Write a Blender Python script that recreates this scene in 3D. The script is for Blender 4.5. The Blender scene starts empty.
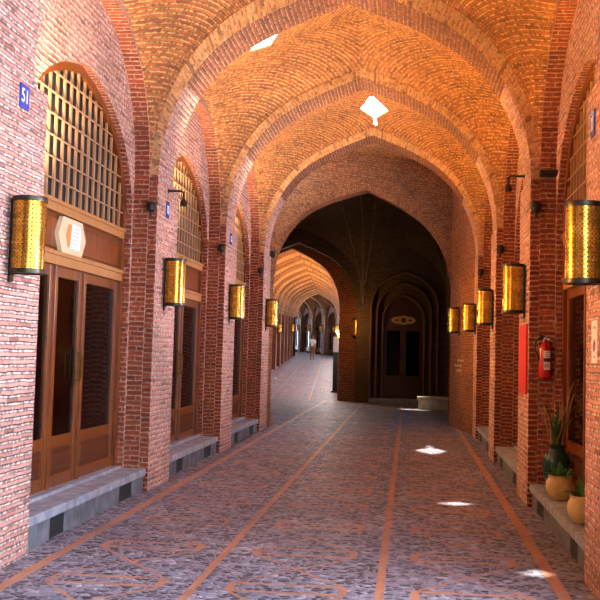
import bpy, bmesh, math, random
from mathutils import Vector, Matrix
random.seed(7)
scene = bpy.context.scene
COL = scene.collection
PI = math.pi
R = math.radians

# ------------------------------------------------------------------ materials
class NT:
    """small helper for node trees"""
    def __init__(s, name):
        s.m = bpy.data.materials.new(name); s.m.use_nodes = True
        s.t = s.m.node_tree; s.b = s.t.nodes['Principled BSDF']
    def n(s, kind, **kw):
        nd = s.t.nodes.new(kind)
        for k, v in kw.items(): setattr(nd, k, v)
        return nd
    def put(s, sock, v):
        if isinstance(v, bpy.types.NodeSocket): s.t.links.new(v, sock)
        elif v is not None: sock.default_value = v
    def math(s, op, a, b=None, c=None):
        nd = s.n('ShaderNodeMath', operation=op)
        s.put(nd.inputs[0], a)
        if b is not None: s.put(nd.inputs[1], b)
        if c is not None: s.put(nd.inputs[2], c)
        return nd.outputs[0]
    def mix(s, f, a, b, blend='MIX'):
        nd = s.n('ShaderNodeMix', data_type='RGBA', blend_type=blend)
        s.put(nd.inputs[0], f); s.put(nd.inputs[6], a); s.put(nd.inputs[7], b)
        return nd.outputs[2]
    def noise(s, vec, scale, detail=3, rough=.55):
        nd = s.n('ShaderNodeTexNoise'); s.put(nd.inputs['Vector'], vec)
        nd.inputs['Scale'].default_value = scale; nd.inputs['Detail'].default_value = detail
        nd.inputs['Roughness'].default_value = rough
        return nd.outputs['Fac']
    def ramp(s, f, stops):
        nd = s.n('ShaderNodeValToRGB'); e = nd.color_ramp.elements
        while len(e) < len(stops): e.new(.5)
        for i, (p, c) in enumerate(stops): e[i].position = p; e[i].color = c
        s.put(nd.inputs[0], f)
        return nd.outputs[0]
    def bump(s, h, strength, dist):
        nd = s.n('ShaderNodeBump'); nd.inputs['Strength'].default_value = strength
        nd.inputs['Distance'].default_value = dist; s.put(nd.inputs['Height'], h)
        s.t.links.new(nd.outputs[0], s.b.inputs['Normal'])
    def base(s, c, rough=None, metal=None):
        s.put(s.b.inputs['Base Color'], c)
        if rough is not None: s.put(s.b.inputs['Roughness'], rough)
        if metal is not None: s.put(s.b.inputs['Metallic'], metal)

def rgba(r, g, b): return (r, g, b, 1.0)

def brick_mat(name, c1, c2, mortar, row=.056, width=.215, bed=.17, cross=.035, bump=1.0, dark=None):
    """courses in uv metres: wide raked bed joints, thin cross joints, uneven bricks"""
    t = NT(name); m = t.math
    uv = t.n('ShaderNodeUVMap').outputs[0]
    geo = t.n('ShaderNodeNewGeometry').outputs['Position']
    nz = t.n('ShaderNodeTexNoise'); nz.inputs['Scale'].default_value = 6; nz.inputs['Detail'].default_value = 3
    t.t.links.new(geo, nz.inputs['Vector'])
    sep = t.n('ShaderNodeSeparateColor'); t.t.links.new(nz.outputs['Color'], sep.inputs[0])
    sp = t.n('ShaderNodeSeparateXYZ'); t.t.links.new(uv, sp.inputs[0])
    u = m('ADD', sp.outputs[0], m('MULTIPLY', m('SUBTRACT', sep.outputs[0], .5), .03))
    v = m('ADD', sp.outputs[1], m('MULTIPLY', m('SUBTRACT', sep.outputs[1], .5), .020))
    vr = m('DIVIDE', v, row); ri = m('FLOOR', vr); rf = m('SUBTRACT', vr, ri)
    jit = t.n('ShaderNodeTexWhiteNoise', noise_dimensions='1D'); t.t.links.new(ri, jit.inputs['W'])
    ur = m('ADD', m('DIVIDE', u, width), m('ADD', m('MULTIPLY', m('MODULO', ri, 2.0), .5), m('MULTIPLY', jit.outputs[0], .3)))
    ci = m('FLOOR', ur); cf = m('SUBTRACT', ur, ci)
    dv = m('MINIMUM', rf, m('SUBTRACT', 1, rf)); du = m('MINIMUM', cf, m('SUBTRACT', 1, cf))
    def edge(d, w):
        nd = t.n('ShaderNodeMapRange', interpolation_type='SMOOTHSTEP'); t.put(nd.inputs[0], d)
        nd.inputs[1].default_value = w * .55; nd.inputs[2].default_value = w * 1.45; nd.inputs[3].default_value = 1; nd.inputs[4].default_value = 0
        return nd.outputs[0]
    jb, jc = edge(dv, bed), edge(du, cross)
    joint = m('MAXIMUM', jb, m('MULTIPLY', jc, .75))
    cell = t.n('ShaderNodeCombineXYZ'); t.put(cell.inputs[0], ci); t.put(cell.inputs[1], ri)
    wn = t.n('ShaderNodeTexWhiteNoise', noise_dimensions='2D'); t.t.links.new(cell.outputs[0], wn.inputs['Vector'])
    col = t.mix(wn.outputs[0], c1, c2)
    burnt = m('GREATER_THAN', m('FRACT', m('MULTIPLY', wn.outputs[0], 7.31)), .94)
    col = t.mix(m('MULTIPLY', burnt, .55), col, rgba(.10, .03, .02))
    big = t.noise(geo, 1.1, 5); fine = t.noise(geo, 30, 3)
    joint_shade = t.n('ShaderNodeMapRange', interpolation_type='SMOOTHSTEP'); t.put(joint_shade.inputs[0], t.noise(geo, 19, 2)); joint_shade.inputs[1].default_value = .40; joint_shade.inputs[2].default_value = .62; joint_shade.inputs[4].default_value = .75
    mc = t.mix(joint_shade.outputs[0], mortar, dark or rgba(*[x * .4 for x in mortar[:3]]))  # shade of the joints put into the mortar colour, broken up by noise
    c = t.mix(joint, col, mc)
    c = t.mix(1.0, c, t.ramp(big, [(.3, rgba(.74, .74, .74)), (.7, rgba(1.18, 1.14, 1.1))]), 'MULTIPLY')
    c = t.mix(1.0, c, t.ramp(fine, [(.3, rgba(.75, .75, .75)), (.7, rgba(1.2, 1.18, 1.16))]), 'MULTIPLY')
    t.base(c, .82)
    h = m('ADD', m('SUBTRACT', 1, joint), m('ADD', m('MULTIPLY', fine, .3), m('MULTIPLY', wn.outputs[0], .35)))
    t.bump(h, bump, .045)
    return t.m

def flat_mat(name, c, rough=.5, metal=0.0, var=.18, scale=14, emit=None):
    t = NT(name)
    co = t.n('ShaderNodeTexCoord').outputs['Object']
    f = t.noise(co, scale, 4)
    lo = rgba(*[x * (1 - var) for x in c]); hi = rgba(*[min(1, x * (1 + var)) for x in c])
    t.base(t.ramp(f, [(.3, lo), (.7, hi)]), rough, metal)
    if emit:
        t.b.inputs['Emission Color'].default_value = rgba(*c); t.b.inputs['Emission Strength'].default_value = emit
    return t.m

def wood_mat(name, a, b, rough=.38):
    t = NT(name)
    co = t.n('ShaderNodeTexCoord').outputs['Object']
    mp = t.n('ShaderNodeMapping'); t.t.links.new(co, mp.inputs[0]); mp.inputs['Scale'].default_value = (14, 14, 1.3)
    f = t.noise(mp.outputs[0], 2.4, 5, .65)
    t.base(t.ramp(f, [(.28, rgba(*a)), (.72, rgba(*b))]), rough)
    t.bump(f, .15, .006)
    return t.m

M = {}
DK = rgba(.05, .018, .010)
M['brick'] = brick_mat('shaded red wall brick', rgba(.33, .070, .026), rgba(.19, .034, .014), rgba(.64, .38, .24), bed=.15, dark=rgba(.34, .15, .09))  # darker copy of the pier brick, shade of the reveals in its colour
M['pale'] = brick_mat('lit pale brick', rgba(.60, .31, .25), rgba(.46, .21, .16), rgba(.80, .62, .56), dark=rgba(.10, .035, .028), bed=.19, bump=1.0)  # light on the corridor faces put into a paler brick colour
M['ribface'] = brick_mat('lit rib face brick', rgba(.70, .40, .20), rgba(.56, .28, .13), rgba(.80, .57, .36), bed=.14, dark=rgba(.22, .09, .04), bump=.8)  # lit copy: light on the rib fronts is in this colour
M['soffit'] = brick_mat('shaded rib underside brick', rgba(.24, .072, .034), rgba(.16, .044, .021), rgba(.44, .25, .16), bed=.18, dark=DK)  # shaded copy: darkness under the ribs is in this colour
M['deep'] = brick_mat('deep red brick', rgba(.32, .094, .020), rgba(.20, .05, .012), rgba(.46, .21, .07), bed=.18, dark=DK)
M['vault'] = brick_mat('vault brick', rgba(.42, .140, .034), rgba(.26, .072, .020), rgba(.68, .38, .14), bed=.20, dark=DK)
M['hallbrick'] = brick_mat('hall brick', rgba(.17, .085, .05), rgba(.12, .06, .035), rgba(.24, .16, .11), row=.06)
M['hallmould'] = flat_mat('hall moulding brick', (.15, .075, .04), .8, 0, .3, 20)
M['wood'] = wood_mat('varnished wood', (.065, .014, .003), (.26, .068, .010), .3)
M['wood_panel'] = wood_mat('deep varnished wood', (.04, .010, .004), (.13, .034, .009), .3)
M['wood_dark'] = wood_mat('dark wood', (.03, .008, .004), (.075, .02, .008))
M['wood_light'] = wood_mat('light varnished wood', (.26, .10, .026), (.50, .23, .07))
M['slat'] = wood_mat('grille wood', (.24, .12, .055), (.48, .27, .13))
M['rod'] = flat_mat('pale grille rods', (.62, .52, .38), .4)
M['black'] = flat_mat('black metal', (.012, .011, .011), .42, .3)
M['dark_ring'] = flat_mat('dark bronze', (.045, .038, .028), .4, .8)
M['stone'] = flat_mat('grey stone', (.27, .28, .33), .7, 0, .35, 9)
M['stone_dark'] = flat_mat('dark grey stone', (.12, .12, .14), .75, 0, .4, 7)
M['cream_stone'] = flat_mat('cream stone', (.60, .50, .30), .8, 0, .25, 9)
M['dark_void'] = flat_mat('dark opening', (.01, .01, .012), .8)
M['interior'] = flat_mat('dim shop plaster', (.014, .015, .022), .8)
M['cream'] = flat_mat('cream sign paint', (.60, .47, .28), .45, 0, .06)
M['signorange'] = flat_mat('orange brown sign paint', (.55, .20, .04), .5, 0, .1)
M['signgrey'] = flat_mat('grey lettering', (.35, .32, .28), .5, 0, .1)
M['signyellow'] = flat_mat('yellow sign paint', (.52, .34, .09), .45, 0, .1)
M['blue'] = flat_mat('blue enamel', (.02, .06, .34), .25, 0, .08)
M['white'] = flat_mat('white paint', (.82, .82, .82), .45, 0, .05)
M['paper'] = flat_mat('white paper', (.72, .72, .78), .6, 0, .04)
M['purple'] = flat_mat('purple print', (.12, .03, .22), .5)
M['red'] = flat_mat('red enamel', (.40, .006, .009), .22, 0, .12)
M['redboard'] = flat_mat('red board', (.46, .004, .008), .75, 0, .1)
M['rubber'] = flat_mat('black rubber', (.012, .012, .012), .5)
M['green_glaze'] = flat_mat('dark green glaze', (.006, .042, .038), .09, 0, .5, 6)
M['clay'] = flat_mat('ochre clay', (.52, .37, .15), .6, 0, .2, 8)
M['soil'] = flat_mat('soil', (.04, .025, .015), .9, 0, .4, 40)
M['leaf'] = flat_mat('green leaf', (.06, .20, .03), .45, 0, .4, 20)
M['leaf_dark'] = flat_mat('dark green leaf', (.015, .07, .02), .4, 0, .4, 20)
M['twig'] = flat_mat('brown twig', (.30, .15, .06), .6, 0, .3, 30)
M['skin'] = flat_mat('skin', (.45, .24, .16), .55)
M['hair'] = flat_mat('dark hair', (.015, .01, .008), .5)
M['shirt'] = flat_mat('white shirt', (.85, .85, .88), .8, 0, .04)
M['trousers'] = flat_mat('tan trousers', (.30, .16, .07), .8)
M['steel'] = flat_mat('brushed steel', (.5, .5, .5), .3, 1)
M['plaque'] = flat_mat('ochre plaque lettering', (.55, .36, .12), .5, 0, .15)

def brass_mat():
    t = NT('pierced brass')
    uv = t.n('ShaderNodeUVMap').outputs[0]
    sp = t.n('ShaderNodeSeparateXYZ'); t.t.links.new(uv, sp.inputs[0])
    u, v = sp.outputs[0], sp.outputs[1]
    P = .032
    def dots(ou, ov, r):
        a = t.math('SUBTRACT', t.math('FRACT', t.math('ADD', t.math('DIVIDE', u, P), ou)), .5)
        b = t.math('SUBTRACT', t.math('FRACT', t.math('ADD', t.math('DIVIDE', v, P), ov)), .5)
        d = t.math('SQRT', t.math('ADD', t.math('MULTIPLY', a, a), t.math('MULTIPLY', b, b)))
        return t.math('LESS_THAN', d, r)
    hole = t.math('MAXIMUM', dots(0, 0, .22), dots(.5, .5, .13))
    co = t.n('ShaderNodeTexCoord').outputs['Object']
    nz = t.noise(co, 9, 3)
    c = t.ramp(nz, [(.3, rgba(.42, .18, .016)), (.7, rgba(.74, .37, .05))])
    c = t.mix(hole, c, rgba(.10, .045, .008))
    t.base(c, t.math('ADD', .16, t.math('MULTIPLY', nz, .2)), t.math('SUBTRACT', .95, t.math('MULTIPLY', hole, .8)))
    t.b.inputs['Emission Color'].default_value = rgba(1, .55, .08)
    t.b.inputs['Emission Strength'].default_value = .035      # lit lamp seen through the pierced sheet
    t.bump(t.math('ADD', t.math('SUBTRACT', 1, hole), t.math('MULTIPLY', nz, 1.2)), .4, .004)
    return t.m
M['brass'] = brass_mat()

def bulb_mat():
    t = NT('lit bulb'); t.b.inputs['Emission Color'].default_value = rgba(1, .75, .4); t.b.inputs['Emission Strength'].default_value = 25
    return t.m
M['bulb'] = bulb_mat()

def glass_mat():
    t = NT('shop glass')
    t.t.nodes.remove(t.b)
    out = [n for n in t.t.nodes if n.type == 'OUTPUT_MATERIAL'][0]
    tr = t.n('ShaderNodeBsdfTransparent'); tr.inputs[0].default_value = rgba(.34, .42, .55)
    gl = t.n('ShaderNodeBsdfGlossy'); gl.inputs['Roughness'].default_value = .02
    fr = t.n('ShaderNodeFresnel'); fr.inputs[0].default_value = 1.32
    mx = t.n('ShaderNodeMixShader')
    t.t.links.new(fr.outputs[0], mx.inputs[0]); t.t.links.new(tr.outputs[0], mx.inputs[1]); t.t.links.new(gl.outputs[0], mx.inputs[2])
    t.t.links.new(mx.outputs[0], out.inputs[0])
    return t.m
M['glass'] = glass_mat()

def floor_mat():
    t = NT('cobbles and brick strips')
    co = t.n('ShaderNodeTexCoord').outputs['Object']
    wn = t.n('ShaderNodeTexNoise'); wn.inputs['Scale'].default_value = 9; wn.inputs['Detail'].default_value = 2
    t.t.links.new(co, wn.inputs['Vector'])
    sub = t.n('ShaderNodeVectorMath', operation='SUBTRACT'); t.t.links.new(wn.outputs['Color'], sub.inputs[0]); sub.inputs[1].default_value = (.5, .5, .5)
    sc = t.n('ShaderNodeVectorMath', operation='SCALE'); t.t.links.new(sub.outputs[0], sc.inputs[0]); sc.inputs['Scale'].default_value = .035
    ad = t.n('ShaderNodeVectorMath', operation='ADD'); t.t.links.new(co, ad.inputs[0]); t.t.links.new(sc.outputs[0], ad.inputs[1])
    sc2 = t.n('ShaderNodeVectorMath', operation='SCALE'); t.t.links.new(sub.outputs[0], sc2.inputs[0]); sc2.inputs['Scale'].default_value = .02
    ad2 = t.n('ShaderNodeVectorMath', operation='ADD'); t.t.links.new(co, ad2.inputs[0]); t.t.links.new(sc2.outputs[0], ad2.inputs[1])
    sp = t.n('ShaderNodeSeparateXYZ'); t.t.links.new(ad2.outputs[0], sp.inputs[0])
    X, Y = sp.outputs[0], sp.outputs[1]
    m = t.math
    ax = m('ABSOLUTE', X)
    strip = m('MAXIMUM', m('LESS_THAN', m('ABSOLUTE', m('SUBTRACT', ax, .63)), .030), m('LESS_THAN', m('ABSOLUTE', m('SUBTRACT', ax, 1.88)), .045))
    inner = m('LESS_THAN', ax, .63)
    tt = m('ADD', m('MULTIPLY', inner, X), m('MULTIPLY', m('SUBTRACT', 1, inner), m('SUBTRACT', ax, 1.255)))
    at = m('ABSOLUTE', tt)
    PER, SEG = 1.28, .26
    ym = m('MULTIPLY', m('FRACT', m('DIVIDE', m('ADD', Y, .75), PER)), PER)
    inpan = m('LESS_THAN', ax, 1.86)
    short = m('MULTIPLY', m('LESS_THAN', m('ABSOLUTE', m('SUBTRACT', at, .385)), .030), m('LESS_THAN', ym, SEG))
    inx = m('LESS_THAN', at, .41)
    tr = m('MULTIPLY', inx, m('MAXIMUM', m('LESS_THAN', m('ABSOLUTE', m('SUBTRACT', ym, .03)), .030), m('LESS_THAN', m('ABSOLUTE', m('SUBTRACT', ym, SEG)), .030)))
    yy = m('DIVIDE', m('SUBTRACT', ym, (PER + SEG) / 2), (PER - SEG) / 2)
    dg = m('MULTIPLY', m('LESS_THAN', m('ABSOLUTE', m('SUBTRACT', m('ABSOLUTE', yy), m('DIVIDE', at, .385))), .048), m('MULTIPLY', inx, m('GREATER_THAN', ym, SEG)))
    pat = m('MULTIPLY', inpan, m('MAXIMUM', short, m('MAXIMUM', tr, dg)))
    line = m('MAXIMUM', strip, pat)
    wear = t.noise(co, 2.3, 4)
    patw = t.ramp(wear, [(.34, rgba(.5, .5, .5)), (.52, rgba(1, 1, 1))])
    # cobbles
    mp = t.n('ShaderNodeMapping'); t.t.links.new(ad.outputs[0], mp.inputs[0]); mp.inputs['Scale'].default_value = (15, 17, 15)
    vo = t.n('ShaderNodeTexVoronoi', feature='F1'); t.t.links.new(mp.outputs[0], vo.inputs['Vector']); vo.inputs['Scale'].default_value = 1
    ve = t.n('ShaderNodeTexVoronoi', feature='DISTANCE_TO_EDGE'); t.t.links.new(mp.outputs[0], ve.inputs['Vector']); ve.inputs['Scale'].default_value = 1
    sep = t.n('ShaderNodeSeparateColor'); t.t.links.new(vo.outputs['Color'], sep.inputs[0])
    stone = t.ramp(sep.outputs[0], [(.0, rgba(.003, .003, .008)), (.45, rgba(.016, .018, .032)), (.53, rgba(.12, .12, .165)), (.8, rgba(.26, .26, .33)), (1, rgba(.46, .46, .54))])
    tint = t.mix(m('MULTIPLY', sep.outputs[1], .35), stone, rgba(.22, .17, .21))
    gap = m('LESS_THAN', ve.outputs['Distance'], .09)
    cob = t.mix(gap, tint, rgba(.25, .245, .31))
    bt = t.n('ShaderNodeTexBrick'); t.t.links.new(ad.outputs[0], bt.inputs['Vector']); bt.inputs['Scale'].default_value = 1
    bt.inputs['Brick Width'].default_value = .07; bt.inputs['Row Height'].default_value = .21; bt.inputs['Mortar Size'].default_value = .006
    bt.inputs['Color1'].default_value = rgba(.50, .21, .10); bt.inputs['Color2'].default_value = rgba(.38, .15, .08); bt.inputs['Mortar'].default_value = rgba(.36, .25, .2)
    f = m('MULTIPLY', line, m('MAXIMUM', strip, patw))
    c = t.mix(f, cob, bt.outputs['Color'])
    big = t.noise(co, .8, 4)
    c = t.mix(1.0, c, t.ramp(big, [(.3, rgba(.8, .8, .82)), (.7, rgba(1.15, 1.12, 1.1))]), 'MULTIPLY')
    t.base(c, .55)
    h = m('MULTIPLY', m('SUBTRACT', 1, f), m('MINIMUM', ve.outputs['Distance'], .3))
    t.bump(m('ADD', m('MULTIPLY', h, 2.4), m('MULTIPLY', f, .55)), .8, .02)
    return t.m
M['floor'] = floor_mat()

# ------------------------------------------------------------------ object helpers
def finish(name, me, mat, parent=None, loc=None):
    o = bpy.data.objects.new(name, me); COL.objects.link(o)
    for mm in (mat if isinstance(mat, (list, tuple)) else [mat]): me.materials.append(M[mm] if isinstance(mm, str) else mm)
    if parent: o.parent = parent
    if loc: o.location = loc
    return o

def tag(o, label=None, cat=None, group=None, kind=None):
    if label: o['label'] = label
    if cat: o['category'] = cat
    if group: o['group'] = group
    if kind: o['kind'] = kind
    return o

def empty(name, loc=(0, 0, 0), rz=0):
    o = bpy.data.objects.new(name, None); COL.objects.link(o)
    o.location = loc; o.rotation_euler = (0, 0, rz); o.empty_display_size = .1
    return o

def copy_tree(o, parent=None):
    c = o.copy(); COL.objects.link(c)
    if parent: c.parent = parent
    for ch in list(o.children):
        if ch.type != 'LIGHT': copy_tree(ch, c)
    return c

class UVB:
    """quads with explicit uv in metres"""
    def __init__(s): s.v = []; s.f = []; s.uv = []; s.mi = []; s.m = 0
    def quad(s, p, uv):
        i = len(s.v); s.v += [tuple(q) for q in p]; s.f.append(tuple(range(i, i + len(p)))); s.uv += list(uv); s.mi.append(s.m)
    def strip(s, A, B, ua, ub):
        for k in range(len(A) - 1):
            s.quad((A[k], A[k + 1], B[k + 1], B[k]), (ua[k], ua[k + 1], ub[k + 1], ub[k]))
    def build(s, name, mat, parent=None, smooth=None, cuts=None):
        me = bpy.data.meshes.new(name); me.from_pydata(s.v, [], s.f)
        ul = me.uv_layers.new(name='UVMap'); me.polygons.foreach_set('material_index', s.mi)
        for i, l in enumerate(me.loops): ul.data[i].uv = s.uv[i]
        bm = bmesh.new(); bm.from_mesh(me)
        bmesh.ops.remove_doubles(bm, verts=bm.verts[:], dist=1e-4)
        for poly in (cuts or []):
            cut_hole(bm, poly)
        bmesh.ops.recalc_face_normals(bm, faces=bm.faces[:])
        bm.to_mesh(me); bm.free()
        if smooth:
            for p in me.polygons: p.use_smooth = True
            me.set_sharp_from_angle(angle=R(smooth))
        return finish(name, me, mat, parent)

def cut_hole(bm, poly):
    """cut a vertical prism with convex plan outline poly (x, y) through the mesh and drop what lies inside"""
    cx = sum(p[0] for p in poly) / len(poly); cy = sum(p[1] for p in poly) / len(poly)
    n = len(poly); rad = max(math.hypot(p[0] - cx, p[1] - cy) for p in poly) + .25
    near = [f for f in bm.faces if (f.calc_center_median().xy - Vector((cx, cy))).length < rad]
    for i in range(n):
        a = Vector(poly[i]); b = Vector(poly[(i + 1) % n]); d = b - a
        nrm = Vector((d.y, -d.x, 0))
        geom = set(near); 
        for f in near: geom.update(f.edges); geom.update(f.verts)
        r = bmesh.ops.bisect_plane(bm, geom=list(geom), plane_co=(a.x, a.y, 0), plane_no=nrm, dist=1e-5)
        near = [f for f in bm.faces if (f.calc_center_median().xy - Vector((cx, cy))).length < rad]
    def inside(p):
        sg = []
        for i in range(n):
            a = poly[i]; b = poly[(i + 1) % n]
            sg.append((b[0] - a[0]) * (p.y - a[1]) - (b[1] - a[1]) * (p.x - a[0]))
        return all(x > 0 for x in sg) or all(x < 0 for x in sg)
    dele = [f for f in bm.faces if inside(f.calc_center_median())]
    bmesh.ops.delete(bm, geom=dele, context='FACES')

def box(bm, x0, x1, y0, y1, z0, z1, bev=0):
    vs = [bm.verts.new((x, y, z)) for x in (x0, x1) for y in (y0, y1) for z in (z0, z1)]
    fs = [bm.faces.new([vs[i] for i in q]) for q in ((0, 1, 3, 2), (4, 6, 7, 5), (0, 4, 5, 1), (2, 3, 7, 6), (0, 2, 6, 4), (1, 5, 7, 3))]
    if bev:
        es = set(e for f in fs for e in f.edges)
        bmesh.ops.bevel(bm, geom=list(es), offset=bev, segments=2, affect='EDGES', profile=.6)

def tube(bm, pts, rad, n=8, cap=True):
    pts = [Vector(p) for p in pts]; rings = []
    rads = rad if isinstance(rad, (list, tuple)) else [rad] * len(pts)
    prev = None
    for i, p in enumerate(pts):
        d = (pts[min(i + 1, len(pts) - 1)] - pts[max(i - 1, 0)]).normalized()
        if prev is None:
            a = d.orthogonal().normalized()
        else:
            a = (prev - d * prev.dot(d))
            a = a.normalized() if a.length > 1e-6 else d.orthogonal().normalized()
        prev = a; b = d.cross(a)
        rings.append([bm.verts.new(p + (a * math.cos(2 * PI * k / n) + b * math.sin(2 * PI * k / n)) * rads[i]) for k in range(n)])
    for r0, r1 in zip(rings, rings[1:]):
        for k in range(n): bm.faces.new((r0[k], r0[(k + 1) % n], r1[(k + 1) % n], r1[k]))
    if cap: bm.faces.new(rings[0][::-1]); bm.faces.new(rings[-1])

def lathe(bm, prof, n=32, c=(0, 0, 0), close=False):
    rings = []
    for r, z in prof:
        rings.append([bm.verts.new((c[0] + max(r, 1e-4) * math.cos(2 * PI * k / n), c[1] + max(r, 1e-4) * math.sin(2 * PI * k / n), c[2] + z)) for k in range(n)])
    for r0, r1 in zip(rings, rings[1:]):
        for k in range(n): bm.faces.new((r0[k], r0[(k + 1) % n], r1[(k + 1) % n], r1[k]))
    if close: bm.faces.new(rings[0][::-1]); bm.faces.new(rings[-1])

def prism(bm, outline, y0, y1):
    """outline in (x, z), between depths y0 and y1"""
    a = [bm.verts.new((x, y0, z)) for x, z in outline]; b = [bm.verts.new((x, y1, z)) for x, z in outline]
    bm.faces.new(a); bm.faces.new(b[::-1])
    for k in range(len(a)): bm.faces.new((a[k], b[k], b[(k + 1) % len(a)], a[(k + 1) % len(a)]))

def part(name, bm, mat, parent=None, smooth=None, loc=None):
    bmesh.ops.remove_doubles(bm, verts=bm.verts[:], dist=1e-6)
    bmesh.ops.recalc_face_normals(bm, faces=bm.faces[:])
    me = bpy.data.meshes.new(name); bm.to_mesh(me); bm.free()
    if smooth:
        for p in me.polygons: p.use_smooth = True
        me.set_sharp_from_angle(angle=R(smooth))
    return finish(name, me, mat, parent, loc)

def BM(): return bmesh.new()

def text_mesh(name, body, size, mat, parent, loc, rot, ext=.001):
    cu = bpy.data.curves.new(name, 'FONT'); cu.body = body; cu.size = size; cu.align_x = 'CENTER'; cu.align_y = 'CENTER'; cu.extrude = ext
    tmp = bpy.data.objects.new(name + '_src', cu); COL.objects.link(tmp)
    dg = bpy.context.evaluated_depsgraph_get()
    me = bpy.data.meshes.new_from_object(tmp.evaluated_get(dg)); me.materials.clear()
    bpy.data.objects.remove(tmp); bpy.data.curves.remove(cu)
    o = finish(name, me, mat, parent, loc); o.rotation_euler = rot
    return o

# ------------------------------------------------------------------ arch profile
def prof_h(x):
    """normalised height of the pointed arch at |x| in 0..1"""
    x = abs(x)
    if x >= 1: return 0.0
    if x >= .66: return .894 * math.sqrt(max(0, 1 - ((x - .10) / .90) ** 2))
    # quadratic bezier (.66,.70) (.481,.841) (0,1) solved for t
    a = .66 - 2 * .481; b = 2 * (.481 - .66); c = .66 - x
    t = (-b - math.sqrt(max(0, b * b - 4 * a * c))) / (2 * a) if abs(a) > 1e-9 else -c / b
    return (1 - t) ** 2 * .70 + 2 * t * (1 - t) * .841 + t * t
NQ = 18
XS = []
for k in range(9): XS.append(.10 + .90 * math.cos(k / 8 * math.acos((.66 - .10) / .90)))
for k in range(1, NQ - 8 + 1): XS.append(.66 * (1 - k / (NQ - 8)))
ARX = XS + [-x for x in XS[-2::-1]]          # from +1 over 0 to -1
ARX = [-x for x in ARX]                       # from -1 to +1
def arch(half, spring, rise, c=0.0): return [(c + half * x, spring + rise * prof_h(x)) for x in ARX]
def full(half, spring, rise, base, c=0.0):
    """arch with its jambs down to base"""
    a = arch(half, spring, rise, c)
    zs = [base + (spring - base) * k / 6 for k in range(6)]
    return [(c - half, z) for z in zs] + a + [(c + half, z) for z in reversed(zs)]
def lens(c):
    s = [0]
    for p, q in zip(c, c[1:]): s.append(s[-1] + math.dist(p, q))
    return s

# ------------------------------------------------------------------ the place: measures
CX, A = -0.80, 2.10
PIER = [(2.3, 3.4), (6.69, 7.77), (11.40, 12.45), (15.82, 16.85), (20.08, 21.10)]   # near and far edge of every pier
NB = 4                                       # bays; bay 0 is the one the camera stands in
RD = .74                                     # depth of a rib
SPR, RISE = 3.60, 2.36                       # transverse ribs
WS, WR = 3.60, 1.64                          # wall arches (blunt)
DS, DR = 3.06, 1.30                          # door arches
D1, D2, D3 = .10, .27, .36                   # steps of the recess
BASE = -.35
def fl(y): return .004 * (y - 8)

def blunt(x): return max(0, 1 - abs(x) ** 2.15) ** .5
BLX = [math.sin((k / 32 - .5) * PI) for k in range(33)]
def arch_b(half, spring, rise, c=0.0): return [(c + half * x, spring + rise * blunt(x)) for x in BLX]
def full_b(half, spring, rise, base, c=0.0):
    zs = [base + (spring - base) * k / 6 for k in range(6)]
    return [(c - half, z) for z in zs] + arch_b(half, spring, rise, c) + [(c + half, z) for z in reversed(zs)]
def door_h(x): return .55 * prof_h(x) + .45 * blunt(x)
def full_d(half, spring, rise, base, c=0.0):
    zs = [base + (spring - base) * k / 6 for k in range(6)]
    return [(c - half, z) for z in zs] + [(c + half * x, spring + rise * door_h(x)) for x in BLX] + [(c + half, z) for z in reversed(zs)]

class Bay:
    """p0, p1 near and far edge of the pier in front of the bay, p2 near edge of the next one"""
    def __init__(s, p0, p1, p2):
        s.p0, s.p1, s.p2 = p0, p1, p2
        s.w0, s.w1 = p0 + RD, p2                        # vault web
        s.wc, s.wh = (s.w0 + s.w1) / 2, (s.w1 - s.w0) / 2
        s.c, s.h = (p1 + p2) / 2, (p2 - p1) / 2 - .03    # wall arch opening
        s.dh = s.h - .06                                # wooden front

def wall_bay(ub, side, b, bay=True, pier=True):
    """side -1 left, +1 right; d is the depth behind the pier face"""
    def P(d, y, z): return (side * (A + d), y, z)
    if pier:
        zs = [BASE, 0, 1, 2, 3, SPR]; w = b.p1 - b.p0
        for za, zb in zip(zs, zs[1:]):
            ub.m = 1
            ub.quad((P(0, b.p0, za), P(0, b.p1, za), P(0, b.p1, zb), P(0, b.p0, zb)), ((0, za), (w, za), (w, zb), (0, zb)))
            ub.m = 0
            for yy in (b.p0, b.p1): ub.quad((P(0, yy, za), P(D1, yy, za), P(D1, yy, zb), P(0, yy, zb)), ((.3, za), (.3 + D1, za), (.3 + D1, zb), (.3, zb)))
        ub.quad((P(0, b.p0 + RD - .01, SPR), P(0, b.p1, SPR), P(D1, b.p1, SPR), P(D1, b.p0 + RD - .01, SPR)), ((0, 0), (.3, 0), (.3, .1), (0, .1)))
    if not bay: return
    c0 = full_b(b.wh, WS, WR, BASE, b.wc); c1 = full_b(b.h, WS, WR - .12, BASE, b.c)
    s = lens(c1); ub.m = 1
    ub.strip([P(D1, *p) for p in c0], [P(D1, *p) for p in c1], [(0.0, l) for l in s], [(.12, l) for l in s]); ub.m = 0
    ub.strip([P(D1, *p) for p in c1], [P(D2, *p) for p in c1], [(0, l) for l in s], [(D2 - D1, l) for l in s])
    c2 = full_d(b.dh, DS, DR, BASE, b.c)
    ub.m = 1; ub.strip([P(D2, *p) for p in c1], [P(D2, *p) for p in c2], c1, c2); ub.m = 0
    s = lens(c2)
    ub.strip([P(D2, *p) for p in c2], [P(D3 + .16, *p) for p in c2], [(.05, l) for l in s], [(.29, l) for l in s])

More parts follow.
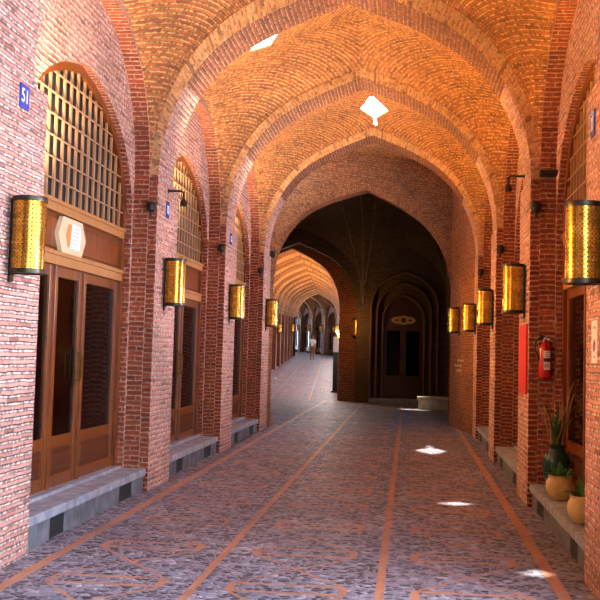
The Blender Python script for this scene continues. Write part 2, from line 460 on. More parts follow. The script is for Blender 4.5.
def rib(name, y0, parent, mat='vault', d=RD, drop=0, low=0):
    ub = UVB()
    c0 = arch(A - drop, SPR, RISE - drop - low); c1 = arch(A + D1, SPR, RISE + .15)
    s = lens(c0)
    N = 5
    for k in range(N):
        ya, yb = y0 + d * k / N, y0 + d * (k + 1) / N
        for q in range(len(c0) - 1):
            ub.m = 0 if min(c0[q][1], c0[q + 1][1]) > SPR + 1.0 else 2  # lit brick near the springing, shaded brick above: falloff put into colour
            ub.strip([(p[0], ya, p[1]) for p in c0[q:q + 2]], [(p[0], yb, p[1]) for p in c0[q:q + 2]], [(ya - y0, l) for l in s[q:q + 2]], [(yb - y0, l) for l in s[q:q + 2]])
    ub.m = 1
    for yy in (y0, y0 + d):
        ub.strip([(p[0], yy, p[1]) for p in c0], [(p[0], yy, p[1]) for p in c1], [(.03, l) for l in s], [(.17, l) for l in s])
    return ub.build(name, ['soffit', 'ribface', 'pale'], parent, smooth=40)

S0 = SPR
def comb(zr, zw): return S0 + (max(0, zr) ** 3 + max(0, zw) ** 3) ** (1 / 3)
def web_z(x, y, half):
    """height of the vault between ribs; x from the corridor axis, y from the bay centre"""
    return comb((RISE + .15) * prof_h(x / (A + D1)), WS - S0 + WR * blunt(min(1, abs(y) / half)))

def web(ub, b):
    c = arch(A + D1, SPR, RISE + .15); w = arch_b(b.wh, WS, WR)
    G = []
    for yy, zw in w:
        row = []
        for xx, zr in c:
            z = comb(zr - S0, zw - S0)
            row.append(((xx, b.wc + yy, z), ((abs(xx) - abs(yy)) * .8, math.sqrt((A + D1 - abs(xx)) ** 2 + (b.wh - abs(yy)) ** 2 + (z - SPR) ** 2))))
        G.append(row)
    for r0, r1 in zip(G, G[1:]):
        ub.strip([p[0] for p in r0], [p[0] for p in r1], [p[1] for p in r0], [p[1] for p in r1])

# ------------------------------------------------------------------ main corridor
BAY = [Bay(PIER[k][0], PIER[k][1], PIER[k + 1][0]) for k in range(NB)] + [Bay(PIER[NB][0], PIER[NB][1], PIER[NB][1] + 3)]
wl = UVB(); wr = UVB()
for i in range(NB + 1):
    wall_bay(wl, -1, BAY[i], bay=i < NB); wall_bay(wr, 1, BAY[i], bay=0 < i < NB)
o = wl.build('wall_left', ['brick', 'pale']); o.location = (CX, 0, 0)
tag(o, 'left brick wall of the arcade with stepped piers between arched shopfronts', 'wall', kind='structure')
o = wr.build('wall_right', ['brick', 'pale']); o.location = (CX, 0, 0)
tag(o, 'right brick wall of the arcade with stepped piers beside the potted plants', 'wall', kind='structure')

ub = UVB()
for (a, b) in (((CX - A, -4.0), (CX - A, 2.4)), ((CX - A - .2, -4.0), (CX + A + .3, -4.0))):
    L = math.dist(a, b); ub.quad(((*a, BASE), (*b, BASE), (*b, 6.2), (*a, 6.2)), ((0, 0), (L, 0), (L, 6.2), (0, 6.2)))
o = ub.build('wall_back', 'brick'); tag(o, 'brick wall of the arcade behind the camera', 'wall', kind='structure')
ub = UVB(); ub.quad(((CX - A - .2, -4.1, 6.1), (CX + A + .3, -4.1, 6.1), (CX + A + .3, 2.5, 6.1), (CX - A - .2, 2.5, 6.1)), ((0, 0), (4, 0), (4, 6), (0, 6)))
o = ub.build('ceiling_back', 'vault'); tag(o, 'brick ceiling of the arcade behind the camera', 'ceiling', kind='structure')
ub = UVB(); yx = CX + A
ub.quad(((yx + .05, 6.70, BASE), (yx + 4.5, 6.70, BASE), (yx + 4.5, 6.70, 6.2), (yx + .05, 6.70, 6.2)), ((0, 0), (4.5, 0), (4.5, 6.5), (0, 6.5)))
o = ub.build('wall_yard', 'brick'); tag(o, 'brick wall facing the yard beside the nearest right pier', 'wall', kind='structure')
def diamond(cx, cy, hx, hy): return [(cx, cy - hy), (cx + hx, cy), (cx, cy + hy), (cx - hx, cy)]
holes = [diamond(.66, 9.45, .12, .14), diamond(.20, 12.93, .20, .15), [(-1.18, 13.0), (-.95, 13.2), (-1.20, 13.85), (-1.46, 13.65)], diamond(.06, 18.95, .27, .62)]
slit = [(.03, 19.55), (.09, 19.55), (.09, 19.85), (.03, 19.85)]
ub = UVB()
for i in range(NB): web(ub, BAY[i])
ceil = ub.build('ceiling', 'vault', smooth=35, cuts=holes + [slit]); ceil.location = (CX, 0, 0)
tag(ceil, 'brick vault over the arcade with small diamond skylight openings', 'ceiling', kind='structure')
for i in range(NB + 1): rib('rib_arch', BAY[i].p0, ceil, low=.12 if i == 2 else 0)
# short shafts of the roof openings through the thickness of the vault
def shafts(name, polys, zfun, parent, h=.07):
    bm = BM()
    for poly in polys:
        n = len(poly)
        for k in range(n):
            a, b = poly[k], poly[(k + 1) % n]
            za, zb = zfun(*a), zfun(*b)
            bm.faces.new([bm.verts.new(p) for p in ((a[0], a[1], za), (b[0], b[1], zb), (b[0], b[1], zb + h), (a[0], a[1], za + h))])
    return part(name, bm, 'clay', parent)
def frosted():
    t = NT('frosted glass'); t.t.nodes.remove(t.b)
    out = [n for n in t.t.nodes if n.type == 'OUTPUT_MATERIAL'][0]
    a = t.n('ShaderNodeBsdfTranslucent'); a.inputs[0].default_value = rgba(.85, .9, 1)
    t.t.links.new(a.outputs[0], out.inputs[0]); return t.m
M['frosted'] = frosted()
def pane_over(name, poly, zfun, parent, h=.03):
    bm = BM(); bm.faces.new([bm.verts.new((p[0], p[1], zfun(*p) + h)) for p in poly]); o = part(name, bm, 'frosted', parent); return o
def wz(x, y):
    b = [b for b in BAY[:NB] if b.w0 - .01 <= y <= b.w1 + .01][0]
    return web_z(x, y - b.wc, b.wh) - .004
shafts('skylight_shaft', holes[:3], wz, ceil, .05)
shafts('skylight_shaft', holes[3:], wz, ceil, .03)
pane_over('added_diffuser_pane', holes[2], wz, ceil)  # pane added to keep a sun patch off the floor below

def floor_strip(name, x0, x1, y0, y1, z0, z1, loc, rz, ny=2):
    ub = UVB()
    for k in range(ny):
        a, b = k / ny, (k + 1) / ny
        ya, yb = y0 + (y1 - y0) * a, y0 + (y1 - y0) * b
        za, zb = z0 + (z1 - z0) * a, z0 + (z1 - z0) * b
        ub.quad(((x0, ya, za), (x1, ya, za), (x1, yb, zb), (x0, yb, zb)), ((x0, ya), (x1, ya), (x1, yb), (x0, yb)))
    o = ub.build(name, 'floor'); o.location = loc; o.rotation_euler = (0, 0, rz)
    return o
YH = 33.6
o = floor_strip('floor', -9, 9, -6, YH, fl(-6), fl(YH), (CX, 0, 0), 0)
tag(o, 'cobbled floor crossed by orange brick strips and diagonal brick crosses', 'floor', kind='structure')

# ------------------------------------------------------------------ shopfront (local: x along the wall, -y to the corridor, z up from the floor)
FH = BAY[1].dh                                  # half width of the wooden front
def ring_prism(bm, outer, inner, y0, y1):
    def add(c, y): return [bm.verts.new((p[0], y, p[1])) for p in c]
    oa, ob, ia, ib = add(outer, y0), add(outer, y1), add(inner, y0), add(inner, y1)
    for k in range(len(outer) - 1):
        bm.faces.new((oa[k], oa[k + 1], ia[k + 1], ia[k])); bm.faces.new((ob[k], ib[k], ib[k + 1], ob[k + 1]))
        bm.faces.new((oa[k], ob[k], ob[k + 1], oa[k + 1])); bm.faces.new((ia[k], ia[k + 1], ib[k + 1], ib[k]))
    for k in (0, -1): bm.faces.new((oa[k], ia[k], ib[k], ob[k]))

def leaf(root, name, x0, x1, z0, z1, zm, handle=None, lab=None):
    st = .085
    bm = BM()
    for a, b in ((x0, x0 + st), (x1 - st, x1)): box(bm, a, b, .02, .075, z0, z1, .006)
    for a, b in ((z0, z0 + .12), (zm, zm + .11), (z1 - .10, z1)): box(bm, x0 + st, x1 - st, .024, .071, a, b, .004)
    lf = part(name, bm, 'wood', root)
    bm = BM(); box(bm, x0 + st, x1 - st, .045, .06, z0 + .12, zm, 0)
    box(bm, x0 + st + .045, x1 - st - .045, .022, .05, z0 + .165, zm - .045, .014)
    part('lower_panel', bm, 'wood_panel', lf)
    bm = BM(); box(bm, x0 + st, x1 - st, .044, .050, zm + .11, z1 - .10)
    part('pane', bm, 'glass', lf)
    if handle is not None:
        bm = BM(); hx = handle
        tube(bm, [(hx, .02, 1.28), (hx, -.03, 1.28), (hx, -.04, 1.33), (hx, -.04, 1.50), (hx, -.03, 1.55), (hx, .02, 1.55)], .011, 8)
        box(bm, hx - .02, hx + .02, .012, .021, 1.22, 1.60, .002)
        part('handle', bm, 'brass', lf, 40)
    return lf

def shopfront():
    root = empty('door_1')
    z0 = .29
    bm = BM()
    ring_prism(bm, full_d(FH, DS, DR, z0 - .06), full_d(FH - .085, DS, DR - .085, z0 - .06), -.02, .13)
    part('door_frame', bm, 'wood', root, 30)
    xi = FH - .085
    bm = BM(); box(bm, -xi, xi, -.025, .11, 2.36, 2.47, .008); box(bm, -xi, xi, -.045, -.015, 2.445, 2.485, .004); part('rail', bm, 'wood_light', root)
    bm = BM(); box(bm, -xi, xi, -.035, .11, 2.84, 2.94, .008); box(bm, -xi, xi, -.055, -.015, 2.915, 2.95, .004); part('rail', bm, 'wood_light', root)
    bm = BM(); box(bm, -xi, xi, .03, .06, 2.47, 2.84)
    for a, b in ((-xi + .05, -.28), (.28, xi - .05)):
        box(bm, a, b, .012, .03, 2.52, 2.79, .012)
    box(bm, -.26, .26, .012, .03, 2.50, 2.81, .01)
    part('sign_board', bm, 'wood', root)
    # octagonal sign with a scroll
    sx = -.10
    bm = BM(); w, h = .40, .17
    prism(bm, [(sx - w, 2.655), (sx - w * .70, 2.655 + h), (sx + w * .70, 2.655 + h), (sx + w, 2.655), (sx + w * .70, 2.655 - h), (sx - w * .70, 2.655 - h)], -.03, .012)
    sg = part('shop_sign', bm, 'cream', root); sg['label'] = 'cream six sided shop sign with a page drawing'
    bm = BM()
    prism(bm, [(sx - .20, 2.655), (sx - .13, 2.77), (sx - .03, 2.77), (sx - .06, 2.70), (sx - .09, 2.56), (sx - .13, 2.545)], -.034, -.028)
    part('sign_emblem', bm, 'signorange', sg)
    bm = BM(); prism(bm, [(sx - .05, 2.78), (sx + .20, 2.775), (sx + .23, 2.70), (sx + .20, 2.54), (sx - .08, 2.545), (sx - .05, 2.65)], -.036, -.030)
    pg = part('sign_page', bm, 'paper', sg)
    bm = BM()
    for k in range(5):
        z = 2.745 - k * .036
        box(bm, sx + .0, sx + .175 - .02 * (k % 2), -.039, -.035, z - .007, z)
    part('sign_lettering', bm, 'signgrey', sg)
    # grille
    bm = BM()
    n = 17
    for k in range(n):
        x = -xi + 2 * xi * (k + .5) / n
        top = DS + (DR - .085) * door_h(x / xi)
        if top - 2.95 > .05: box(bm, x - .018, x + .018, .0, .022, 2.94, top)
    g = part('grille', bm, 'slat', root)
    bm = BM()
    for k in range(1, 7):
        z = 2.94 + k * .195
        if z > DS + DR - .12: break
        hw = xi
        if z > DS:
            lo, hi = 0, 1
            for _ in range(30):
                mid = (lo + hi) / 2
                if DS + (DR - .085) * door_h(mid) > z: lo = mid
                else: hi = mid
            hw = xi * lo
        tube(bm, [(-hw, -.004, z), (hw, -.004, z)], .009, 6)
    part('rod', bm, 'slat', g, 40)
    bm = BM()
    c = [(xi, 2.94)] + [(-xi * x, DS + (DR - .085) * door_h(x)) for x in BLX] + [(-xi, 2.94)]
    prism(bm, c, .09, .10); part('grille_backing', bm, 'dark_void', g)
    # leaves
    pw = .42
    for sx_ in (-1, 1):
        bm = BM(); box(bm, sx_ * pw - .03, sx_ * pw + .03, -.005, .10, z0 - .05, 2.37, .006); part('post', bm, 'wood', root)
    leaf(root, 'fixed_leaf', -xi, -pw - .03, z0, 2.36, .66)
    leaf(root, 'fixed_leaf', pw + .03, xi, z0, 2.36, .66)
    leaf(root, 'door_leaf', -pw + .03, pw - .03, z0, 2.36, .66, handle=.30)
    return root

sf = shopfront()
def place(o, side, yc, cx=CX, z=0, rz=0, heading=0, scale=None):
    d = A + D3
    o.location = (cx + side * d, yc, z); o.rotation_euler = (0, 0, PI / 2 * (-side))
    return o
lab_l = ['arched wooden shopfront on the left nearest the camera, with six sided cream sign',
         'arched wooden shopfront on the left between the second and third left wall lamps',
         'arched wooden shopfront on the left just before the dark hall']
lab_r = ['arched wooden shopfront behind the potted plants', 'arched wooden shopfront on the right beyond the fire extinguisher pier',
         'arched wooden shopfront on the right just before the dark hall']
first = True
cnt = 1
for i in (1, 2, 3):
    for side in (-1, 1):
        o = sf if first else copy_tree(sf)
        first = False
        place(o, side, BAY[i].c, z=0); o.scale = (BAY[i].dh / FH, 1, 1)
        o.name = 'door_%d' % cnt; cnt += 1
        tag(o, (lab_l if side < 0 else lab_r)[i - 1], 'shopfront', 'arched wooden shopfronts along the arcade', 'structure')

# dim rooms behind the fronts
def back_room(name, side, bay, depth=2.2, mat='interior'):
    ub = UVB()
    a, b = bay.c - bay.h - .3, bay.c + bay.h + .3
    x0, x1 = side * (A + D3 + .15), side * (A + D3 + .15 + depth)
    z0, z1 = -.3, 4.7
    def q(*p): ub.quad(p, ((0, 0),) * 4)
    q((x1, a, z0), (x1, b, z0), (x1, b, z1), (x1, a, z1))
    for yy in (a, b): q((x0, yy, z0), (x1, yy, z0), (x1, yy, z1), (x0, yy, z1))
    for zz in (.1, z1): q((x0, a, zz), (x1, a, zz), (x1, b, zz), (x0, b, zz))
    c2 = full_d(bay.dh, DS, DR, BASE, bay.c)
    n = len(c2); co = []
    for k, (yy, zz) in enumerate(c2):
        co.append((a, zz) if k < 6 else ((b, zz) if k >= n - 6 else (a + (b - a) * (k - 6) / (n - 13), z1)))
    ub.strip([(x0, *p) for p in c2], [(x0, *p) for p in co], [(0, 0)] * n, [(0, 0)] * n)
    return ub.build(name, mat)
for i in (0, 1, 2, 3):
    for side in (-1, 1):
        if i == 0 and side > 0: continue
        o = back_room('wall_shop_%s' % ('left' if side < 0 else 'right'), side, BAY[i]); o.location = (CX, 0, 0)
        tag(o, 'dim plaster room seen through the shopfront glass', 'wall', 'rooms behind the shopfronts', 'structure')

# stone ledges under the fronts
tn = 1
lab = {(-1, 1): 'grey stone ledge with square vents under the nearest left shopfront', (-1, 2): 'grey stone ledge under the second left shopfront',
       (-1, 3): 'short looking grey stone ledge at the far left before the hall', (1, 1): 'grey stone ledge carrying the potted plants',
       (1, 2): 'grey stone ledge beyond the pier with the red board', (1, 3): 'small far grey stone ledge on the right before the hall'}
for i in (1, 2, 3):
    for side in (-1, 1):
        ya, yb = BAY[i].p1, BAY[i].p2
        z = fl(ya)
        def xb(bm, da, db, *r):
            xa, xc = sorted((CX + side * (A + da), CX + side * (A + db))); box(bm, xa, xc, *r)
        bm = BM(); xb(bm, .02, .50, ya - .0, yb + .0, z + .19, z + .27, .012)
        root = part('trim_%d' % tn, bm, 'stone'); tn += 1
        tag(root, lab[(side, i)], 'ledge', 'stone ledges along the walls', 'structure')
        vents = [(ya + .62, ya + 1.0), (yb - .95, yb - .45)]
        bm = BM(); cuts = [ya] + [v for p in vents for v in p] + [yb]
        for k in range(0, len(cuts), 2): xb(bm, .05, .45, cuts[k], cuts[k + 1], z - .2, z + .19, .004)
        part('riser', bm, 'stone_dark', root)
        for a, b in vents:
            bm = BM(); xb(bm, .062, .40, a, b, z - .1, z + .185); part('vent', bm, 'dark_void', root)
        bm = BM(); xb(bm, .285, .5, ya + .05, yb - .05, z + .27, z + .30); part('threshold', bm, 'stone', root)

# ------------------------------------------------------------------ wall lamps and spots
def sconce():
    root = empty('wall_lamp')                     # origin on the wall, lamp towards local -y
    r, h = .118, .56
    ub = UVB(); n = 40
    ring = [(r * math.cos(2 * PI * k / n), -.135 + r * math.sin(2 * PI * k / n)) for k in range(n + 1)]
    ub.strip([(x, y, -h / 2) for x, y in ring], [(x, y, h / 2) for x, y in ring], [(2 * PI * r * k / n, 0) for k in range(n + 1)], [(2 * PI * r * k / n, h) for k in range(n + 1)])
    ub.build('shade', 'brass', root, smooth=60)
    for z in (-h / 2, h / 2 - .035):
        bm = BM(); lathe(bm, [(r - .012, z), (r + .008, z), (r + .01, z + .012), (r + .008, z + .035), (r - .012, z + .035), (r - .012, z)], 40, (0, -.135, 0))
        part('collar', bm, 'dark_ring', root, 40)
    bm = BM(); box(bm, -.03, .03, -.022, 0, -.34, .27, .004)
    for z in (-.16, .16): box(bm, -.012, .012, -.03, -.005, z - .012, z + .012)
    part('bracket', bm, 'dark_ring', root)
    bm = BM(); lathe(bm, [(0, -.05), (.02, -.045), (.034, 0), (.03, .03), (.014, .06), (.014, .10), (0, .10)], 16, (0, -.135, .05)); part('bulb', bm, 'bulb', root, 50)
    return root
LIGHTS = []
def put_light(parent, kind, loc, energy, color, name, rot=None, size=.05, angle=70, blend=.8):
    ld = bpy.data.lights.new(name, kind); ld.energy = energy; ld.color = color; ld.shadow_soft_size = size
    if kind == 'SPOT': ld.spot_size = R(angle); ld.spot_blend = blend
    o = bpy.data.objects.new(name, ld); COL.objects.link(o); o.parent = parent; o.location = loc
    if rot is not None: o.rotation_euler = rot
    return o
WARM = (1.0, .53, .13); WARMW = (1.0, .78, .52)
UP_E, OUT_W, OUT_C, OUT_E, SPOT_E = 800, 760, 640, 0, 195
COOL = (.94, .88, 1.0)
PUP = 950
sc0 = sconce(); sc_used = False
def put_sconce(x, y, z, rz, label, group, up=UP_E, out=OUT_E, col=WARM, colup=None):
    global sc_used
    o = copy_tree(sc0) if sc_used else sc0
    sc_used = True
    o.location = (x, y, z); o.rotation_euler = (0, 0, rz)
    tag(o, label, 'wall lamp', group)
    sx = 1 if math.sin(rz) > 0 else -1
    if up:
        q = Vector((.22 * sx, .05, 1)).to_track_quat('-Z', 'Y')
        put_light(o, 'SPOT', (.78 * sx, .04, .42), up, colup or col, 'added_light', rot=q.to_euler(), size=.05, angle=122, blend=.7)  # unseen uplight past the pier's far edge, no fixture built
    if out:
        q = Vector((0, -1, .30)).to_track_quat('-Z', 'Y')
        put_light(o, 'SPOT', (0, -.27, .0), out, col, 'added_light', rot=q.to_euler(), size=.12, angle=140, blend=1)  # spot added in front of the shade to light the opposite wall
    return o
L_, R_ = PI / 2, -PI / 2
SZ = 2.405
ordn = ['nearest', 'second', 'third', 'fourth']
pending = []
for i in range(4):
    y = PIER[i + 1][0] + .46
    pending.append((CX - A, y, SZ, L_, 'pierced brass cylinder wall lamp on the left wall, %s from the camera' % ordn[i]))
for i in range(4):
    y = PIER[i + 1][0] + .44
    pending.append((CX + A, y, SZ, R_, 'pierced brass cylinder wall lamp on the right wall, %s from the camera' % ordn[i]))
for k, (x, y, z, rz, l) in enumerate(pending):
    left = k < 4
    put_sconce(x, y, z, rz, l, 'brass wall lamps of the arcade', up=0 if k in (3, 7) else (UP_E if left else UP_E * .4), out=OUT_W if left else OUT_C, col=(1, .46, .13) if left else COOL, colup=WARMW if left else WARM)

def spotlight():
    root = empty('spotlight')                     # on a face looking to -y
    bm = BM(); tube(bm, [(0, 0, .0), (0, -.07, 0), (0, -.075, -.02)], .012, 8); lathe(bm, [(0, 0), (.03, 0), (.03, .01), (0, .01)], 12, (0, -.005, -.005)); part('arm', bm, 'black', root, 40)
    bm = BM(); lathe(bm, [(0, .06), (.03, .058), (.052, .04), (.058, .0), (.055, -.045), (.03, -.06), (.016, -.065), (.014, -.12), (0, -.12)], 18, (0, -.085, -.0)); part('housing', bm, 'black', root, 45)
    return root
sp0 = spotlight(); k = 0
for i in (1, 2, 3):
    for side in (-1, 1):
        o = sp0 if k == 0 else copy_tree(sp0)
        o.location = (CX + side * (A + .05), PIER[i + 1][0], 3.25 + .02 * side)
        tag(o, 'small round black spotlight on the %s %s pier' % (['second', 'third', 'fourth'][i - 1], 'left' if side < 0 else 'right'), 'spotlight', 'black spotlights on the piers')
        k += 1

# spots added behind the piers, without fixtures, to wash vaults and rib faces
def wash(p, heading, side, energy, col):
    e = Vector((math.cos(heading), math.sin(heading), 0)); f_ = Vector((-math.sin(heading), math.cos(heading), 0))
    q = (-e * side * .30 + f_ * .36 + Vector((0, 0, .88))).to_track_quat('-Z', 'Y')
    ld = bpy.data.lights.new('added_wash', 'SPOT'); ld.energy = energy; ld.color = col; ld.shadow_soft_size = .06; ld.spot_size = R(112); ld.spot_blend = 1
    o = bpy.data.objects.new('added_wash', ld); COL.objects.link(o); o.location = p; o.rotation_euler = q.to_euler()
for i in range(NB):
    for side in (-1, 1): wash((CX + side * (A - .12), PIER[i][1] + .22, 3.15), 0, side, SPOT_E, WARM)

# ------------------------------------------------------------------ wall with the wide arch into the hall
DA = Vector((-2.85, 21.2)); DB = Vector((.85, 23.7)); DE = (DB - DA).normalized(); DX = Vector((.04, .46))
DCEN, DHALF, DSPR, DRISE = 2.22, 2.33, 3.10, 2.16
def dp(sv, z, k=0): q = DA + DE * sv + DX * k; return (q.x, q.y, z)
ub = UVB()
c = full(DHALF, DSPR, DRISE, BASE, DCEN); n = len(c); out = []
for k, (sv, z) in enumerate(c):
    out.append((DCEN - 3.2, z) if k < 6 else ((DCEN + 3.2, z) if k >= n - 6 else (DCEN - 3.2 + 6.4 * (k - 6) / (n - 13), 6.2)))
c1 = [(DCEN + (p[0] - DCEN) * (1 + .13 / DHALF), p[1] + (.13 if p[1] >= DSPR else 0)) for p in c]
ln = lens(c)
ub.strip([dp(*p) for p in c], [dp(*p) for p in c1], [(.02, l) for l in ln], [(.15, l) for l in ln])
ub.strip([dp(*p) for p in c1], [dp(*p) for p in out], c1, out)
ub.strip([dp(*p) for p in c], [dp(*p, 1) for p in c], [(0, l) for l in ln], [(.46, l) for l in ln])
ub.strip([dp(*p, 1) for p in c], [dp(*p, 1) for p in out], c, out)
o = ub.build('wall_front_of_hall', 'deep'); tag(o, 'brick wall with a wide pointed arch opening into the dark hall', 'wall', kind='structure')
ub = UVB()
wa, wb = (1.3, 21.05), (.925, 23.79)
for za, zb in ((BASE, 2), (2, 4), (4, 6.5)): ub.quad(((*wa, za), (*wb, za), (*wb, zb), (*wa, zb)), ((0, za), (2.7, za), (2.7, zb), (0, zb)))
ub.quad(((-3.0, 20.9, BASE), (-2.95, 21.25, BASE), (-2.95, 21.25, 6.5), (-3.0, 20.9, 6.5)), ((0, 0), (.5, 0), (.5, 6.5), (0, 6.5)))
o = ub.build('wall_right_end', 'deep'); tag(o, 'brick wall turning inwards at the far right before the hall, with ochre lettering', 'wall', kind='structure')
ub = UVB(); ub.quad(((-3.6, 20.75, 6.08), (2.2, 20.75, 6.08), (2.2, 25.5, 6.08), (-3.6, 25.5, 6.08)), ((0, 0), (6, 0), (6, 5), (0, 5)))
o = ub.build('ceiling_link', 'vault'); tag(o, 'brick ceiling strip in front of the hall arch', 'ceiling', kind='structure')

# ------------------------------------------------------------------ the dark hall
HP = [(.98, 24.15), (3.0, 26.5), (3.0, 31.0), (1.25, 33.2), (-1.50, 33.0), (-5.75, 32.65), (-7.2, 29.5), (-6.2, 25.0), (-2.95, 21.7)]
HC = Vector((-1.7, 28.6)); HS, HH = 3.2, 4.7
def hrise(k):
    a, b = Vector(HP[k]), Vector(HP[(k + 1) % len(HP)]); L = (b - a).length
    return min(2.5, L * .5 + .55)
def hz(k, t, rho):
    zb = hrise(k) * prof_h(2 * t - 1); g = HH * math.sqrt(max(0, 1 - (1 - rho) ** 2))
    return HS + (zb ** 3 + g ** 3) ** (1 / 3)
def hpt(k, t, rho):
    a, b = Vector(HP[k]), Vector(HP[(k + 1) % len(HP)]); q = a.lerp(b, t).lerp(HC, rho); return (q.x, q.y, hz(k, t, rho))
ub = UVB(); NT_ = 20; NR = 14
TT = [(1 + x) / 2 for x in BLX[::2]]
for k in range(len(HP)):
    a, b = Vector(HP[k]), Vector(HP[(k + 1) % len(HP)]); L = (b - a).length
    rows = []
    for r in range(NR + 1):
        rho = (r / NR) ** 1.5
        row = []
        for t in TT:
            p = hpt(k, t, rho); d = min(t, 1 - t) * L
            row.append((p, ((t - .5) * L, math.sqrt(d * d + (p[2] - HS) ** 2))))
        rows.append(row)
    for r0, r1 in zip(rows, rows[1:]): ub.strip([p[0] for p in r0], [p[0] for p in r1], [p[1] for p in r0], [p[1] for p in r1])
added_hall_holes = [[(-1.55, 31.45), (-1.10, 31.20), (-.62, 31.45), (-1.10, 31.72)]]  # roof opening added out of view so sun reaches the bench
hc = ub.build('ceiling_hall', 'hallbrick', smooth=35, cuts=added_hall_holes)
tag(hc, 'dark ribbed brick vault of the hall', 'ceiling', kind='structure')
for k in range(len(HP)):
    bm = BM(); tube(bm, [Vector(hpt(k, 0, (r / 16) ** 1.5)) - Vector((0, 0, .02)) for r in range(17)], .05, 6); part('vault_rib', bm, 'hallbrick', hc, 50)
    for t1 in (.3, .7):
        t0 = 0 if t1 < .5 else 1
        bm = BM(); tube(bm, [Vector(hpt(k, t0 + (t1 - t0) * (r / 12) * .95, .42 * (r / 12) ** 1.5)) - Vector((0, 0, .02)) for r in range(13)], .04, 6); part('vault_rib', bm, 'hallbrick', hc, 50)
# hall walls (edge 3: door wall, edge 4: mouth of the passage, last edge: the arch just built)
MOC, MOH, MSP, MRI = 2.13, 1.93, 3.10, 2.10            # mouth arch along edge 4 (from its right end)
DWC, DWH = 1.42, 1.08
MOULD = []
ub = UVB()
def edge_pt(k, sv, z, dep=0):
    a, b = Vector(HP[k]), Vector(HP[(k + 1) % len(HP)]); e = (b - a).normalized(); nrm = Vector((e.y, -e.x))
    if (a + e - HC).dot(nrm) < 0: nrm = -nrm
    q = a + e * sv + nrm * dep; return (q.x, q.y, z)
for k in range(len(HP) - 1):
    a, b = Vector(HP[k]), Vector(HP[(k + 1) % len(HP)]); L = (b - a).length
    top = [(BASE, 0)] ; zs = [BASE + (HS - BASE) * q / 6 for q in range(6)]
    top = [(0, z) for z in zs] + [((1 + x) / 2 * L, HS + hrise(k) * prof_h(x) + .03) for x in BLX] + [(L, z) for z in reversed(zs)]
    if k == 4:
        def full33(half, spring, rise, c): return [(c - half, z) for z in zs] + [(c + half * x, spring + rise * prof_h(x)) for x in BLX] + [(c + half, z) for z in reversed(zs)]
        op = full33(MOH, MSP, MRI, MOC); s_ = lens(op)
        ub.strip([edge_pt(k, *p) for p in top], [edge_pt(k, *p) for p in op], top, op)
        ub.strip([edge_pt(k, *p) for p in op], [edge_pt(k, *p, .5) for p in op], [(0, l) for l in s_], [(.5, l) for l in s_])
        o2 = [(p[0], p[1] - .1) if p[1] > MSP else p for p in full33(MOH, MSP, MRI, MOC)]
        inn = full33(1.60, MSP, MRI - .15, MOC + .22); far = full33(2.6, MSP, MRI + 1.0, MOC)
        ub2 = UVB(); ub2.strip([edge_pt(k, *p, .5) for p in far], [edge_pt(k, *p, .5) for p in inn], far, inn)
        si = lens(inn); ub2.strip([edge_pt(k, *p, .5) for p in inn], [edge_pt(k, *p, 1.0) for p in inn], [(0, l) for l in si], [(.5, l) for l in si])
        o = ub2.build('wall_passage_mouth', 'brick'); tag(o, 'red brick inner arch at the mouth of the far passage', 'wall', kind='structure')
    elif k == 3:
        steps = [(DWH, 0, 3.15, 1.18), (DWH - .2, .18, 3.0, .98), (DWH - .4, .36, 2.72, .88)]
        prev = top; pd = 0
        for h_, dep, sp_, ri_ in steps:
            op = [(DWC - h_, z) for z in zs] + [(DWC + h_ * x, sp_ + ri_ * prof_h(x)) for x in BLX] + [(DWC + h_, z) for z in reversed(zs)]
            s_ = lens(op)
            ub.strip([edge_pt(k, *p, pd) for p in prev], [edge_pt(k, *p, pd) for p in op], prev, op)
            nd = dep + .18
            ub.strip([edge_pt(k, *p, pd) for p in op], [edge_pt(k, *p, nd) for p in op], [(0, l) for l in s_], [(.18, l) for l in s_])
            bmm = BM(); tube(bmm, [edge_pt(k, p_[0], p_[1], dep - .015) for p_ in op], .045, 8); MOULD.append(bmm)
            prev = op; pd = nd
    else:
        mid = [(L / 2, z) for _, z in top]
        for q in range(len(top) - 1):
            pass
        base_ = [(p[0], BASE) for p in top]
        ub.strip([edge_pt(k, *p) for p in top], [edge_pt(k, *p) for p in base_], top, base_)
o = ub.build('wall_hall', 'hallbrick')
for bmm in MOULD: part('moulding', bmm, 'hallmould', o, 50)
tag(o, 'dark brick walls of the hall around the shadowed doorway', 'wall', kind='structure')
# front of the hall seen from inside closes above the arch
ub = UVB(); k = len(HP) - 1
top = [((1 + x) / 2, HS + hrise(k) * prof_h(x)) for x in BLX]
ub.strip([edge_pt(k, p[0] * (Vector(HP[0]) - Vector(HP[k])).length, p[1]) for p in top], [edge_pt(k, p[0] * (Vector(HP[0]) - Vector(HP[k])).length, 6.1) for p in top], top, [(p[0], 6.1) for p in top])
o = ub.build('wall_hall_inner', 'hallbrick'); tag(o, 'dark inner face above the wide arch of the hall', 'wall', kind='structure')

